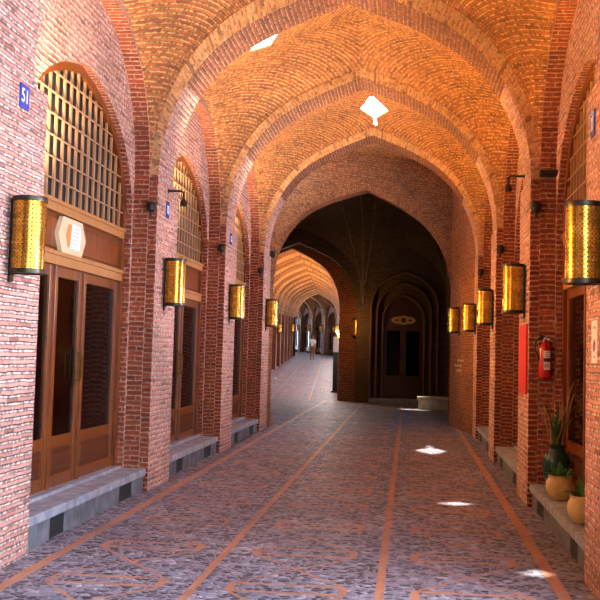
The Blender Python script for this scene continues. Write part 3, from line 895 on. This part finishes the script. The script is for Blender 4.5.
# door of the hall
def hall_door():
    root = empty('door_%d' % cnt)
    tag(root, 'dark double door with yellow sign in the shadowed hall doorway', 'door', kind='structure')
    h = DWH - .4; z0 = .22; sp_, ri_ = 2.72, .88
    def c_(hh, cut): return [(-hh, z0), (-hh, sp_)] + [(hh * x, sp_ + (ri_ - cut) * prof_h(x)) for x in BLX[1:-1]] + [(hh, sp_), (hh, z0)]
    bm = BM(); ring_prism(bm, c_(h, 0), c_(h - .07, .07), 0, .1); part('door_frame', bm, 'wood_dark', root, 30)
    bm = BM()
    c = [(p[0], max(p[1], 2.62)) for p in c_(h - .07, .07)[1:-1]]
    prism(bm, [(-h + .07, 2.55)] + c + [(h - .07, 2.55)], .05, .08); part('transom_panel', bm, 'wood_dark', root)
    for s_ in (-1, 1):
        x0, x1 = sorted((s_ * .01, s_ * (h - .07))); st = .085
        bm = BM()
        for a, b in ((x0, x0 + st), (x1 - st, x1)): box(bm, a, b, .02, .07, z0, 2.55, .005)
        for a, b in ((z0, z0 + .14), (.88, .98), (2.43, 2.55)): box(bm, x0 + st, x1 - st, .022, .068, a, b, .004)
        lf = part('door_leaf', bm, 'wood_dark', root)
        bm = BM(); box(bm, x0 + st, x1 - st, .04, .06, z0 + .14, .88); part('lower_panel', bm, 'wood_dark', lf)
        bm = BM(); box(bm, x0 + st, x1 - st, .042, .05, .98, 2.43); part('pane', bm, 'glass', lf)
        bm = BM(); hx = s_ * .05; tube(bm, [(hx, .02, 1.2), (hx, -.03, 1.2), (hx, -.03, 1.42), (hx, .02, 1.42)], .01, 8); part('handle', bm, 'brass', lf, 40)
    bm = BM(); prism(bm, [(-.42, 2.78), (-.30, 2.88), (-.12, 2.90), (0, 2.93), (.12, 2.90), (.30, 2.88), (.42, 2.78), (.30, 2.68), (.12, 2.66), (0, 2.63), (-.12, 2.66), (-.30, 2.68)], .01, .05)
    sg = part('door_sign', bm, 'signyellow', root); sg['label'] = 'yellow lozenge sign'
    bm = BM(); prism(bm, [(.085 * math.cos(q * PI / 8), 2.78 + .085 * math.sin(q * PI / 8)) for q in range(16)], .002, .012); part('sign_emblem', bm, 'wood_dark', sg)
    for s_ in (-1, 1):
        bm = BM(); prism(bm, [(s_ * .14, 2.78), (s_ * .22, 2.82), (s_ * .30, 2.78), (s_ * .22, 2.74)], .004, .012); part('sign_emblem', bm, 'wood_dark', sg)
    p = edge_pt(3, DWC, 0, .42); root.location = p
    e = Vector(HP[3]) - Vector(HP[4]); root.rotation_euler = (0, 0, math.atan2(e.y, e.x))
    return root
hall_door(); cnt += 1
ub = UVB()
for a, b, c_, d_ in (((-1.6, 36.5), (1.5, 36.6), 0, 4.3), ((-1.45, 33.02), (-1.45, 36.5), 0, 4.3), ((1.24, 33.21), (1.24, 36.6), 0, 4.3)):
    ub.quad(((*a, -.3), (*b, -.3), (*b, d_), (*a, d_)), ((0, 0),) * 4)
ub.quad(((-1.6, 33.02, 4.3), (1.5, 33.22, 4.3), (1.5, 36.6, 4.3), (-1.6, 36.6, 4.3)), ((0, 0),) * 4)
ub.quad(((-1.6, 33.7, .1), (1.5, 33.7, .1), (1.5, 36.6, .1), (-1.6, 36.6, .1)), ((0, 0),) * 4)
o = ub.build('wall_shop_hall', 'interior'); tag(o, 'dark room behind the hall door', 'wall', kind='structure')
bm = BM(); box(bm, -1.25, 1.0, 32.55, 33.6, -.1, .24, .015)
o = part('trim_%d' % tn, bm, 'stone'); tn += 1; tag(o, 'dark stone step in front of the hall door', 'step', kind='structure')

# ------------------------------------------------------------------ far passage
PS = Vector((-3.85, 33.45)); PH = R(4.2); SX, SZs = .85, .87; SLOPE = .0265; ML = 4.526
def pas(u, v, turn=0):
    """point u across, v along the passage"""
    return Vector((PS.x - math.sin(PH) * v + math.cos(PH) * u, PS.y + math.cos(PH) * v + math.sin(PH) * u))
def pz(v): return fl(33.4) + SLOPE * v
pb = Bay(0, 1.04, ML)
ub = UVB(); wall_bay(ub, -1, pb); wall_bay(ub, 1, pb)
pw0 = ub.build('wall_passage', ['brick', 'pale'])
ub = UVB(); web(ub, pb); phole = [(-.55, 1.9), (.55, 1.9), (.55, 3.2), (-.55, 3.2)]
pc0 = ub.build('ceiling_passage', 'vault', smooth=35, cuts=[phole]); rib('rib_arch', 0, pc0, drop=.14)
pane_over('added_diffuser_pane', phole, lambda x, y: web_z(x, y - pb.wc, pb.wh), pc0)  # pane added to spread soft daylight over the passage floor
def simple_front():
    root = empty('door_far'); z0 = .25; h = pb.dh; bm = BM()
    ring_prism(bm, full_d(h, DS, DR, z0), full_d(h - .1, DS, DR - .1, z0), -.02, .12)
    for a, b in ((2.36, 2.47), (2.84, 2.94), (z0, .70)): box(bm, -h + .1, h - .1, 0, .09, a, b)
    for x in (-.45, .45): box(bm, x - .06, x + .06, 0, .09, .7, 2.36)
    n = 15
    for k in range(n):
        x = (-1 + 2 * (k + .5) / n) * (h - .1); top = DS + (DR - .1) * door_h(x / (h - .1)); box(bm, x - .025, x + .025, .01, .04, 2.94, top)
    part('door_frame', bm, 'wood', root)
    bm = BM(); box(bm, -h + .05, h - .05, .06, .075, .6, 2.9); part('pane', bm, 'glass', root)
    bm = BM(); prism(bm, [(-h + .05, 2.9)] + [((h - .05) * x, DS + (DR - .05) * door_h(x)) for x in BLX] + [(h - .05, 2.9)], .06, .075); part('grille_backing', bm, 'wood_dark', root)
    bm = BM(); prism(bm, [(-.34, 2.66), (-.2, 2.82), (.2, 2.82), (.34, 2.66), (.2, 2.50), (-.2, 2.50)], -.03, .02); part('shop_sign', bm, 'cream', root)
    return root
sfr = simple_front()
rb = [back_room('wall_shop_passage', s_, pb) for s_ in (-1, 1)]
NM, NK = 11, 6
mods = []
q = PS.copy(); hd = PH
for k in range(NM + NK):
    if k == NM:
        hd += R(15); q = q + Vector((math.sin(R(10)), -math.cos(R(10)))) * .3
    mods.append((q.copy(), hd, pz(k * ML)))
    q = q + Vector((-math.sin(hd), math.cos(hd))) * ML
ow = ['mouth', 'second', 'third', 'fourth', 'fifth', 'sixth', 'seventh', 'eighth', 'ninth', 'tenth', 'eleventh', 'twelfth', 'thirteenth', 'fourteenth', 'fifteenth', 'sixteenth', 'seventeenth']
for k, (p, h_, z) in enumerate(mods):
    for src, nm, lb, ct in ((pw0, 'wall_passage', 'brick walls of the %s bay of the far passage', 'wall'), (pc0, 'ceiling_passage', 'brick vault of the %s bay of the far passage', 'ceiling'),
                            (rb[0], 'wall_shop_passage', 'dim room behind the left shopfront in the %s bay of the passage', 'wall'), (rb[1], 'wall_shop_passage', 'dim room behind the right shopfront in the %s bay of the passage', 'wall')):
        o = src if k == 0 else copy_tree(src)
        o.location = (p.x, p.y, z); o.rotation_euler = (0, 0, h_); o.scale = (SX, 1, SZs)
        tag(o, lb % ('first' if k == 0 else ow[k]), ct, 'bays of the far passage', 'structure')
    e = Vector((math.cos(h_), math.sin(h_))); f_ = Vector((-math.sin(h_), math.cos(h_)))
    for s_ in (-1, 1):
        if s_ < 0 and k >= NM:
            pp = p - e * (A - .25) * SX + f_ * 1.2; wash((pp.x, pp.y, z + 2.6), h_, s_, PUP * .15, WARM); continue
        o = sfr if (k == 0 and s_ < 0) else copy_tree(sfr)
        pp = p + e * s_ * (A + D3) * SX + f_ * pb.c
        o.location = (pp.x, pp.y, z); o.rotation_euler = (0, 0, h_ - s_ * PI / 2); o.scale = (1, 1, SZs); o.name = 'door_%d' % cnt; cnt += 1
        tag(o, 'distant arched wooden shopfront on the %s of the far passage, %s bay' % ('left' if s_ < 0 else 'right', 'first' if k == 0 else ow[k]), 'shopfront', 'distant shopfronts of the far passage', 'structure')
        if k < NM + 4 and not (s_ < 0 and k not in (0, 2, 5, 9)):
            pp = p + e * s_ * A * SX + f_ * .50
            put_sconce(pp.x, pp.y, z + 2.28, h_ - s_ * PI / 2, 'distant brass wall lamp on the %s wall of the far passage, %s pier' % ('left' if s_ < 0 else 'right', 'first' if k == 0 else ow[k]), 'brass wall lamps of the far passage', up=0, out=0)
        if k < NM and s_ > 0:
            pp = p + e * (A - .55) * SX + f_ * .5; ld = bpy.data.lights.new('added_light', 'POINT'); ld.energy = 85; ld.color = (1, .86, .78); ld.shadow_soft_size = .1; lo = bpy.data.objects.new('added_light', ld); COL.objects.link(lo); lo.location = (pp.x, pp.y, z + 2.2)  # bare point light added to brighten the passage floor
        if k < NM or (s_ < 0 and k < NM + 4):
            pp = p + e * s_ * (A - .15) * SX + f_ * 1.2; wash((pp.x, pp.y, z + 2.75), h_, s_, PUP * (1 if k < 4 else .55 if k < 7 else .22), WARM)
o = floor_strip('floor_passage', -14, 14, 0, 110, 0, 110 * SLOPE, (PS.x, PS.y, fl(33.4)), PH); o.scale = (1, 1, 1)
tag(o, 'rising cobbled floor of the far passage with pale brick strips', 'floor', kind='structure')

# lamps near the mouth of the passage and before the hall
wd = (Vector(wb) - Vector(wa)).normalized()
pq = Vector(wa) + wd * 1.62
put_sconce(pq.x, pq.y, 2.42, math.atan2(wd.y, wd.x) + PI + 0.0, 'brass wall lamp on the wall turning inwards before the hall', 'brass wall lamps of the arcade', up=14, out=0)
p = edge_pt(4, .20, 2.5, .5); put_sconce(p[0], p[1], 2.5, PH, 'brass wall lamp facing out on the right jamb of the passage mouth', 'brass wall lamps of the far passage', up=0, out=0)
q = edge_pt(4, .40, 2.6, -.9); ld = bpy.data.lights.new('added_light', 'POINT'); ld.energy = 30; ld.color = WARM; ld.shadow_soft_size = .08; o = bpy.data.objects.new('added_light', ld); COL.objects.link(o); o.location = q  # bare point light added to brighten the jamb of the mouth

# ------------------------------------------------------------------ things on the walls
def plate(x, y, z, rz, w_, h_, body, label, size):
    root = empty('number_plate', (x, y, z), rz); tag(root, label, 'number plate', 'blue number plates')
    bm = BM(); box(bm, -w_ / 2, w_ / 2, -.012, 0, -h_ / 2, h_ / 2, .003); part('plate', bm, 'blue', root)
    if body: text_mesh('lettering', body, size, 'white', root, (0, -.0135, 0), (PI / 2, 0, 0))
    else:
        for x0, x1, z0, z1 in ((-.035, -.018, -.05, .05), (.01, .035, .02, .05), (.01, .035, -.05, -.025), (.02, .036, -.03, .03)):
            bm = BM(); box(bm, x0, x1, -.0145, -.012, z0, z1); part('marking', bm, 'white', root)
    return root
plate(CX - A, 7.27, 3.46, L_, .17, .18, '51', 'blue number plate reading 51 on the nearest left pier', .15)
plate(CX - A, 11.88, 3.27, L_, .13, .20, None, 'small blue number plate on the second left pier above the wall lamp', .11)
plate(CX - A, 16.22, 3.42, L_, .15, .18, None, 'small blue number plate on the third left pier', .12)
plate(CX + A, 7.50, 3.32, R_, .15, .19, None, 'small blue number plate on the nearest right pier', .12)
bm = BM(); box(bm, -.11, .11, -.002, 0, -.15, .15)
o = part('paper_notice', bm, 'paper', None, loc=(CX + A, 7.42, 1.74)); o.rotation_euler = (0, 0, R_)
tag(o, 'white paper notice with purple print taped to the nearest right pier', 'notice')
bm = BM()
prism(bm, [(-.05, -.03), (.0, .02), (.05, -.01), (.03, -.06), (-.03, -.07)], -.004, -.002); part('print', bm, 'purple', o)
bm = BM()
box(bm, -.05, .06, -.004, -.002, .09, .11); part('print', bm, 'signgrey', o)
bm = BM(); box(bm, -.03, .03, -.004, -.002, -.115, -.10); part('print', bm, 'signgrey', o)
bm = BM(); box(bm, -.36, .36, -.02, 0, -.39, .39, .004)
o = part('red_board', bm, 'redboard', None, loc=(CX + A, PIER[2][0] + .47, 1.61)); o.rotation_euler = (0, 0, R_)
tag(o, 'tall red board fixed to the second right pier beside the fire extinguisher', 'board')
for z in (-.36, .36):
    for x in (-.32, .32):
        bm = BM(); lathe(bm, [(0, 0), (.012, 0), (.012, .004), (0, .006)], 10); b = part('screw', bm, 'steel', o, 40, loc=(x, -.02, z)); b.rotation_euler = (PI / 2, 0, 0)

def extinguisher(x, y, z):
    root = empty('fire_extinguisher', (x, y, z)); tag(root, 'red fire extinguisher with white labels hung on the second right pier', 'fire extinguisher')
    r = .075
    bm = BM(); lathe(bm, [(0, 0), (r * .75, .0), (r * .97, .012), (r, .04), (r, .33), (r * .93, .365), (r * .7, .395), (r * .36, .415), (.026, .42), (.024, .445), (0, .445)], 28, (0, -.09, 0)); part('cylinder', bm, 'red', root, 50)
    bm = BM(); lathe(bm, [(0, .44), (.022, .44), (.022, .475), (.015, .48), (0, .48)], 16, (0, -.09, 0)); box(bm, -.02, .02, -.115, -.06, .455, .475, .003); part('valve', bm, 'steel', root, 40)
    bm = BM(); tube(bm, [(.0, -.09, .48), (-.03, -.11, .485), (-.075, -.13, .50)], .008, 6); tube(bm, [(.0, -.09, .465), (-.035, -.11, .46), (-.08, -.13, .455)], .008, 6); part('lever', bm, 'black', root, 40)
    bm = BM(); tube(bm, [(.0, -.09, .46), (-.05, -.10, .475), (-.10, -.11, .44), (-.118, -.11, .38), (-.112, -.11, .31), (-.085, -.11, .255)], .011, 8); tube(bm, [(-.085, -.11, .255), (-.075, -.11, .20)], [.013, .018], 8); part('hose', bm, 'rubber', root, 50)
    bm = BM(); lathe(bm, [(0, 0), (.014, 0), (.014, .008), (0, .01)], 12); g = part('gauge', bm, 'white', root, 40, loc=(.03, -.125, .45)); g.rotation_euler = (PI / 2, 0, 0)
    def wrap(z0, z1, a0, a1, rr):
        b = BM(); vs = []
        for k in range(9):
            a = a0 + (a1 - a0) * k / 8; vs.append([b.verts.new((rr * math.sin(a), -.09 - rr * math.cos(a), zz)) for zz in (z0, z1)])
        for p_, q_ in zip(vs, vs[1:]): b.faces.new((p_[0], q_[0], q_[1], p_[1]))
        return b
    lb = part('label', wrap(.235, .315, -.3, .75, r + .0012), 'white', root, 60); lb['label'] = 'white label with dark print'
    lb2 = part('label', wrap(.10, .19, -.3, .75, r + .0012), 'white', root, 60); lb2['label'] = 'white label with picture boxes'
    for zz in (.30, .275, .255): part('print', wrap(zz - .006, zz, -.2, .45, r + .002), 'black', lb, 60)
    part('band', wrap(.195, .228, -.3, .75, r + .0012), 'black', root, 60)
    for a in (-.2, .1, .4): part('print', wrap(.125, .165, a, a + .2, r + .002), 'signgrey', lb2, 60)
    bm = BM(); box(bm, -.025, .025, -.02, 0, .18, .44, .003); tube(bm, [(-.08, -.02, .3), (-.08, -.07, .3)], .006, 6); tube(bm, [(.08, -.02, .3), (.08, -.07, .3)], .006, 6); box(bm, -.085, .085, -.022, -.014, .285, .315); part('bracket', bm, 'black', root)
    return root
extinguisher(CX + A + .165, PIER[2][0] + .028, 1.405).scale = (.94, 1, .94)

# bracket lamps
def bracket_lamp(x, y, z, rz, label):
    root = empty('bracket_lamp', (x, y, z), rz); tag(root, label, 'lamp', 'small bracket lamps on the piers')
    bm = BM(); tube(bm, [(0, 0, 0), (0, -.16, 0), (0, -.19, -.02), (0, -.19, -.12)], .014, 8); part('arm', bm, 'black', root, 50)
    bm = BM(); lathe(bm, [(0, 0), (.03, 0), (.03, .012), (0, .012)], 12); p_ = part('rose', bm, 'black', root, 40, loc=(0, -.0, 0)); p_.rotation_euler = (PI / 2, 0, 0)
    bm = BM(); lathe(bm, [(0, .03), (.02, .03), (.04, .0), (.045, -.05), (.038, -.05), (.03, -.01), (0, -.005)], 16, (0, -.19, -.13)); part('lamp_shade', bm, 'dark_ring', root, 50)
    return root
bracket_lamp(CX + A, PIER[2][0] + .55, 3.72, R_, 'black bent arm lamp high on the second right pier')
bracket_lamp(CX - A, PIER[2][0] + .50, 3.50, L_, 'small bent arm lamp high on the second left pier above the wall lamp')
def floodlight(x, y, z, rz, label):
    root = empty('floodlight', (x, y, z), rz); tag(root, label, 'floodlight')
    bm = BM(); tube(bm, [(0, 0, -.02), (0, -.08, -.01)], .013, 8); box(bm, -.03, .03, -.012, 0, -.05, .03, .003); part('arm', bm, 'black', root, 40)
    bm = BM(); box(bm, -.11, .11, -.19, -.06, -.03, .03, .014); part('housing', bm, 'black', root)
    bm = BM(); box(bm, -.095, .095, -.18, -.075, .0305, .034); part('lens', bm, 'steel', root)
    return root
floodlight(CX + A + .19, PIER[2][0] + .03, 3.64, 0, 'dark floodlight bar on the reveal beside the second right pier')
def hall_spot(x, y, z, rz, label, mat):
    root = empty('spotlight', (x, y, z), rz); tag(root, label, 'spotlight')
    bm = BM(); tube(bm, [(0, 0, 0), (0, -.06, 0), (0, -.07, -.03)], .012, 8); part('arm', bm, 'black', root, 40)
    bm = BM(); lathe(bm, [(0, .05), (.04, .045), (.05, 0), (.06, -.08), (.045, -.08), (.03, -.02), (0, -.01)], 16, (0, -.08, -.05)); part('housing', bm, mat, root, 50)
p = dp(3.77, 4.96, .55); hall_spot(p[0], p[1], p[2], R(34), 'small white spotlight under the wide hall arch', 'white')
p = dp(DCEN - DHALF - .02, 3.72, 0); hall_spot(p[0] + .05, p[1], p[2], R(34), 'small black spotlight at the left foot of the wide hall arch', 'black')
# lettering on the far right wall
root = empty('wall_lettering'); pq = Vector(wa) + wd * 1.55; root.location = (pq.x, pq.y, 1.42); root.rotation_euler = (0, 0, math.atan2(wd.y, wd.x) + PI)
tag(root, 'ochre lettering in three short lines on the wall before the hall', 'sign')
rr = random.Random(3)
for li, (a, b) in enumerate(((-.15, .5), (-.5, .3), (-.35, .25))):
    bm = BM(); x = a
    while x < b:
        w_ = rr.uniform(.05, .14); z = .12 - li * .11
        box(bm, x, x + w_, -.012, 0, z - .014, z + .014)
        if rr.random() > .4: box(bm, x + w_ * .3, x + w_ * .3 + .025, -.012, 0, z, z + .05)
        x += w_ + .03
    part('lettering', bm, 'plaque', root)

# ------------------------------------------------------------------ plants on the right ledge
LZ = fl(9) + .27
def jar(x, y):
    root = empty('vase', (x, y, LZ)); tag(root, 'tall dark green glazed vase with bare twigs and dark leaves', 'vase')
    bm = BM(); lathe(bm, [(0, 0), (.085, 0), (.095, .015), (.12, .10), (.145, .22), (.142, .30), (.115, .37), (.082, .41), (.078, .43), (.098, .455), (.102, .465), (.09, .468), (.07, .43), (.07, .40), (0, .40)], 36); part('body', bm, 'green_glaze', root, 60)
    r_ = random.Random(11)
    for k in range(11):
        a = r_.uniform(0, 2 * PI); l = r_.uniform(.48, .85); sp_ = r_.uniform(.08, .26); pts = []
        for q in range(9):
            t = q / 8; pts.append((.03 * math.cos(a) + sp_ * t ** 1.3 * math.cos(a) + .018 * math.sin(9 * t + k), .03 * math.sin(a) + sp_ * t ** 1.3 * math.sin(a) * .7 + .018 * math.cos(8 * t + 2 * k), .38 + l * t))
        bm = BM(); tube(bm, pts, [.009 * (1 - .6 * q / 8) for q in range(9)], 5); part('twig', bm, 'twig', root, 60)
    for k in range(15):
        a = r_.uniform(0, 2 * PI); l = r_.uniform(.35, .62); sp_ = r_.uniform(.05, .20); bm = BM(); L1 = []; 
        side_ = Vector((-math.sin(a), math.cos(a), 0))
        for q in range(8):
            t = q / 7; c_ = Vector((.03 * math.cos(a) + sp_ * t * t * math.cos(a), .03 * math.sin(a) + sp_ * t * t * math.sin(a), .38 + l * t * (1 - .15 * t))); w_ = .020 * math.sin(PI * (.12 + .88 * t)) + .001
            L1.append((bm.verts.new(c_ - side_ * w_), bm.verts.new(c_ + Vector((math.cos(a), math.sin(a), 0)) * .004), bm.verts.new(c_ + side_ * w_)))
        for p_, q_ in zip(L1, L1[1:]): bm.faces.new((p_[0], q_[0], q_[1], p_[1])); bm.faces.new((p_[1], q_[1], q_[2], p_[2]))
        part('leaf', bm, 'leaf_dark', root, 60)
def pot(x, y, label, seed, sc_, spiky):
    root = empty('plant_pot', (x, y, LZ)); tag(root, label, 'potted plant', 'round clay pots on the right ledge')
    bm = BM(); lathe(bm, [(0, 0), (.075, 0), (.085, .01), (.118, .055), (.134, .11), (.128, .165), (.112, .195), (.105, .205), (.112, .215), (.112, .225), (.10, .228), (.095, .2), (0, .195)], 36); bmesh.ops.scale(bm, vec=(sc_, sc_, sc_), verts=bm.verts); part('body', bm, 'clay', root, 60)
    bm = BM(); lathe(bm, [(0, .207), (.06, .206), (.098, .20)], 24); bmesh.ops.scale(bm, vec=(sc_, sc_, sc_), verts=bm.verts); part('soil', bm, 'soil', root, 60)
    r_ = random.Random(seed)
    for k in range(26 if not spiky else 18):
        a = r_.uniform(0, 2 * PI); bm = BM(); L1 = []; rad = r_.uniform(.0, .075); e_ = Vector((math.cos(a), math.sin(a), 0)); side_ = Vector((-math.sin(a), math.cos(a), 0))
        l = r_.uniform(.10, .18) if not spiky else r_.uniform(.12, .2); out = r_.uniform(.2, 1.1)
        for q in range(6):
            t = q / 5; c_ = e_ * (rad + l * out * t) + Vector((0, 0, .2 * sc_ + l * (1.1 * t - .7 * out * t * t))); w_ = (.026 if not spiky else .014) * math.sin(PI * (.1 + .9 * t)) + .001
            L1.append((bm.verts.new(c_ - side_ * w_), bm.verts.new(c_ - Vector((0, 0, .005))), bm.verts.new(c_ + side_ * w_)))
        for p_, q_ in zip(L1, L1[1:]): bm.faces.new((p_[0], q_[0], q_[1], p_[1])); bm.faces.new((p_[1], q_[1], q_[2], p_[2]))
        part('leaf', bm, 'leaf', root, 60)
jar(1.53, 10.85)
pot(1.46, 10.12, 'round clay pot with low green leaves in front of the tall green vase', 5, 1.02, False)
pot(1.45, 8.74, 'round clay pot with upright green leaves on the ledge nearest the right pier', 9, .98, True)

# ------------------------------------------------------------------ bench, standing sign, person
bm = BM(); box(bm, .30, 1.15, 29.95, 30.55, fl(30), fl(30) + .28, .02); o = part('bench', bm, 'cream_stone'); tag(o, 'sunlit cream stone block bench at the right of the dark hall', 'bench')
bm = BM(); box(bm, .26, 1.19, 29.90, 30.58, fl(30) + .28, fl(30) + .37, .015); part('seat', bm, 'cream_stone', o)
pp = pas(A * SX - .30, 4.3); zf = pz(4.3)
root = empty('standing_sign', (pp.x, pp.y, zf), PH); tag(root, 'slim black standing sign with a white head beside the right wall of the passage', 'sign')
bm = BM(); box(bm, -.16, .16, -.16, .16, 0, .05, .01); box(bm, -.10, .10, -.03, .03, .05, 1.48, .008); part('post', bm, 'black', root)
bm = BM(); box(bm, -.11, .11, -.035, .035, 1.48, 2.05, .01); part('head_panel', bm, 'white', root)

def person(x, y, z, rz):
    root = empty('person', (x, y, z), rz); tag(root, 'person in a white shirt and tan trousers walking away down the far passage', 'person')
    def skin(name, verts, edges, radii, mat, par, sub=2):
        me = bpy.data.meshes.new(name); me.from_pydata(verts, edges, [])
        o = bpy.data.objects.new(name, me); COL.objects.link(o)
        md = o.modifiers.new('skin', 'SKIN'); md.use_smooth_shade = True
        for i, r_ in enumerate(radii):
            sv = me.skin_vertices[0].data[i]; sv.radius = r_ if isinstance(r_, tuple) else (r_, r_); sv.use_root = (i == 0)
        sb = o.modifiers.new('sub', 'SUBSURF'); sb.levels = sub; sb.render_levels = sub
        dg = bpy.context.evaluated_depsgraph_get(); m2 = bpy.data.meshes.new_from_object(o.evaluated_get(dg)); m2.materials.clear()
        bpy.data.objects.remove(o); bpy.data.meshes.remove(me)
        for p_ in m2.polygons: p_.use_smooth = True
        return finish(name, m2, mat, par)
    V = [(0, 0, .94), (0, 0, 1.15), (0, -.01, 1.38), (0, 0, 1.48), (0, .01, 1.55), (0, .015, 1.64), (0, .01, 1.72),     # spine 0-6
         (-.17, 0, 1.40), (-.22, .03, 1.13), (-.23, .12, .90), (-.225, .15, .82),                                            # left arm 7-10
         (.17, 0, 1.40), (.22, -.03, 1.13), (.23, -.0, .89), (.225, .03, .81),                                               # right arm 11-14
         (-.09, .01, .88), (-.10, .14, .50), (-.10, .02, .09), (-.10, .14, .035),                                              # left leg 15-18
         (.09, -.01, .88), (.10, -.03, .49), (.10, -.24, .12), (.10, -.14, .035)]                                              # right leg 19-22
    E_ = [(0, 1), (1, 2), (2, 3), (3, 4), (4, 5), (5, 6), (2, 7), (7, 8), (8, 9), (9, 10), (2, 11), (11, 12), (12, 13), (13, 14), (0, 15), (15, 16), (16, 17), (17, 18), (0, 19), (19, 20), (20, 21), (21, 22)]
    Rr = [(.15, .10), (.14, .10), (.16, .10), .058, .06, (.082, .098), .06, .055, .042, .030, .028, .055, .042, .030, .028, .085, .056, .04, .034, .085, .056, .04, .034]
    # fingers and thumbs rooted in the palms
    for pw_, dy in ((10, 1), (14, 1)):
        px_, py_, pz_ = V[pw_]
        for f in range(4):
            i0 = len(V); oy = (f - 1.5) * .018; ln_ = (.062, .078, .074, .055)[f]
            V.extend([(px_, py_ + oy, pz_ - .03), (px_ + .004, py_ + oy, pz_ - .03 - ln_ * .5), (px_ + (.014 if pw_ == 10 else -.014), py_ + oy, pz_ - .03 - ln_)])
            E_.extend([(pw_, i0), (i0, i0 + 1), (i0 + 1, i0 + 2)]); Rr.extend([.009, .0085, .007])
        i0 = len(V); V.extend([(px_, py_ - .035, pz_ - .015), (px_, py_ - .05, pz_ - .05)]); E_.extend([(pw_, i0), (i0, i0 + 1)]); Rr.extend([.010, .008])
    b = skin('body', V, E_, Rr, 'skin', root)
    skin('shirt', [(0, 0, .93), (0, 0, 1.15), (0, -.01, 1.38), (0, 0, 1.46), (-.17, 0, 1.40), (-.215, .02, 1.17), (.17, 0, 1.40), (.215, -.02, 1.17)], [(0, 1), (1, 2), (2, 3), (2, 4), (4, 5), (2, 6), (6, 7)],
         [(.185, .135), (.17, .125), (.18, .12), .07, .075, .066, .075, .066], 'shirt', root)
    skin('trousers', [(0, 0, .97), (-.09, .01, .86), (-.10, .14, .50), (-.10, .035, .13), (.09, -.01, .86), (.10, -.03, .49), (.10, -.22, .15)], [(0, 1), (1, 2), (2, 3), (0, 4), (4, 5), (5, 6)],
         [(.165, .115), .105, .078, .066, .105, .078, .066], 'trousers', root)
    skin('hair', [(0, -.02, 1.70), (0, -.045, 1.63), (0, .02, 1.725)], [(0, 1), (0, 2)], [.088, .075, .075], 'hair', root)
    bm = BM()
    for s_ in (-1, 1): lathe(bm, [(0, -.004), (.012, 0), (0, .004)], 8, (s_ * .03, .108, 1.645))
    part('eyes', bm, 'hair', b, 50)
    bm = BM(); tube(bm, [(0, .105, 1.65), (0, .128, 1.615), (0, .108, 1.605)], [.008, .014, .010], 6); part('nose', bm, 'skin', b, 50)
    for s_, fy, fz in ((-1, .08, .03), (1, -.19, .06)):
        bm = BM(); tube(bm, [(s_ * .10, fy - .09, fz + .01), (s_ * .10, fy, fz + .012), (s_ * .10, fy + .12, fz)], [.04, .048, .034], 10); part('shoe', bm, 'black', root, 60)
pp = pas(-.15, 40.8); person(pp.x, pp.y, pz(40.8) + .01, PH)

# ------------------------------------------------------------------ world, camera, sun
w = bpy.data.worlds.new('daylight'); scene.world = w; w.use_nodes = True
bg = w.node_tree.nodes['Background']; bg.inputs[0].default_value = rgba(.64, .78, 1.0); bg.inputs[1].default_value = 10.0
sun = bpy.data.lights.new('sun', 'SUN'); sun.energy = 14; sun.angle = R(1.2); sun.color = (1, .95, .86)
so = bpy.data.objects.new('sun', sun); COL.objects.link(so)
so.rotation_euler = Vector((1.14, -1.5, -6.2)).to_track_quat('-Z', 'Y').to_euler()

cam = bpy.data.cameras.new('camera'); co = bpy.data.objects.new('camera', cam); COL.objects.link(co)
F = 1023.66; cam.sensor_width = 36; cam.lens = F / 600 * 36; cam.clip_end = 500; cam.clip_start = .05
yaw, pitch, roll = R(6.1705), R(4.0053), R(1.5225)
fw = Vector((-math.sin(yaw) * math.cos(pitch), math.cos(yaw) * math.cos(pitch), math.sin(pitch)))
rt = Vector((math.cos(yaw), math.sin(yaw), 0)); up = rt.cross(fw)
r2 = rt * math.cos(roll) + up * math.sin(roll); u2 = -rt * math.sin(roll) + up * math.cos(roll)
co.matrix_world = Matrix(((r2.x, u2.x, -fw.x, 0), (r2.y, u2.y, -fw.y, 0), (r2.z, u2.z, -fw.z, 1.6), (0, 0, 0, 1)))
cam.shift_y = -17.883 / 600
scene.camera = co
scene.view_settings.view_transform = 'Standard'; scene.view_settings.look = 'None'; scene.view_settings.gamma = 1
scene.view_settings.exposure = 0.2
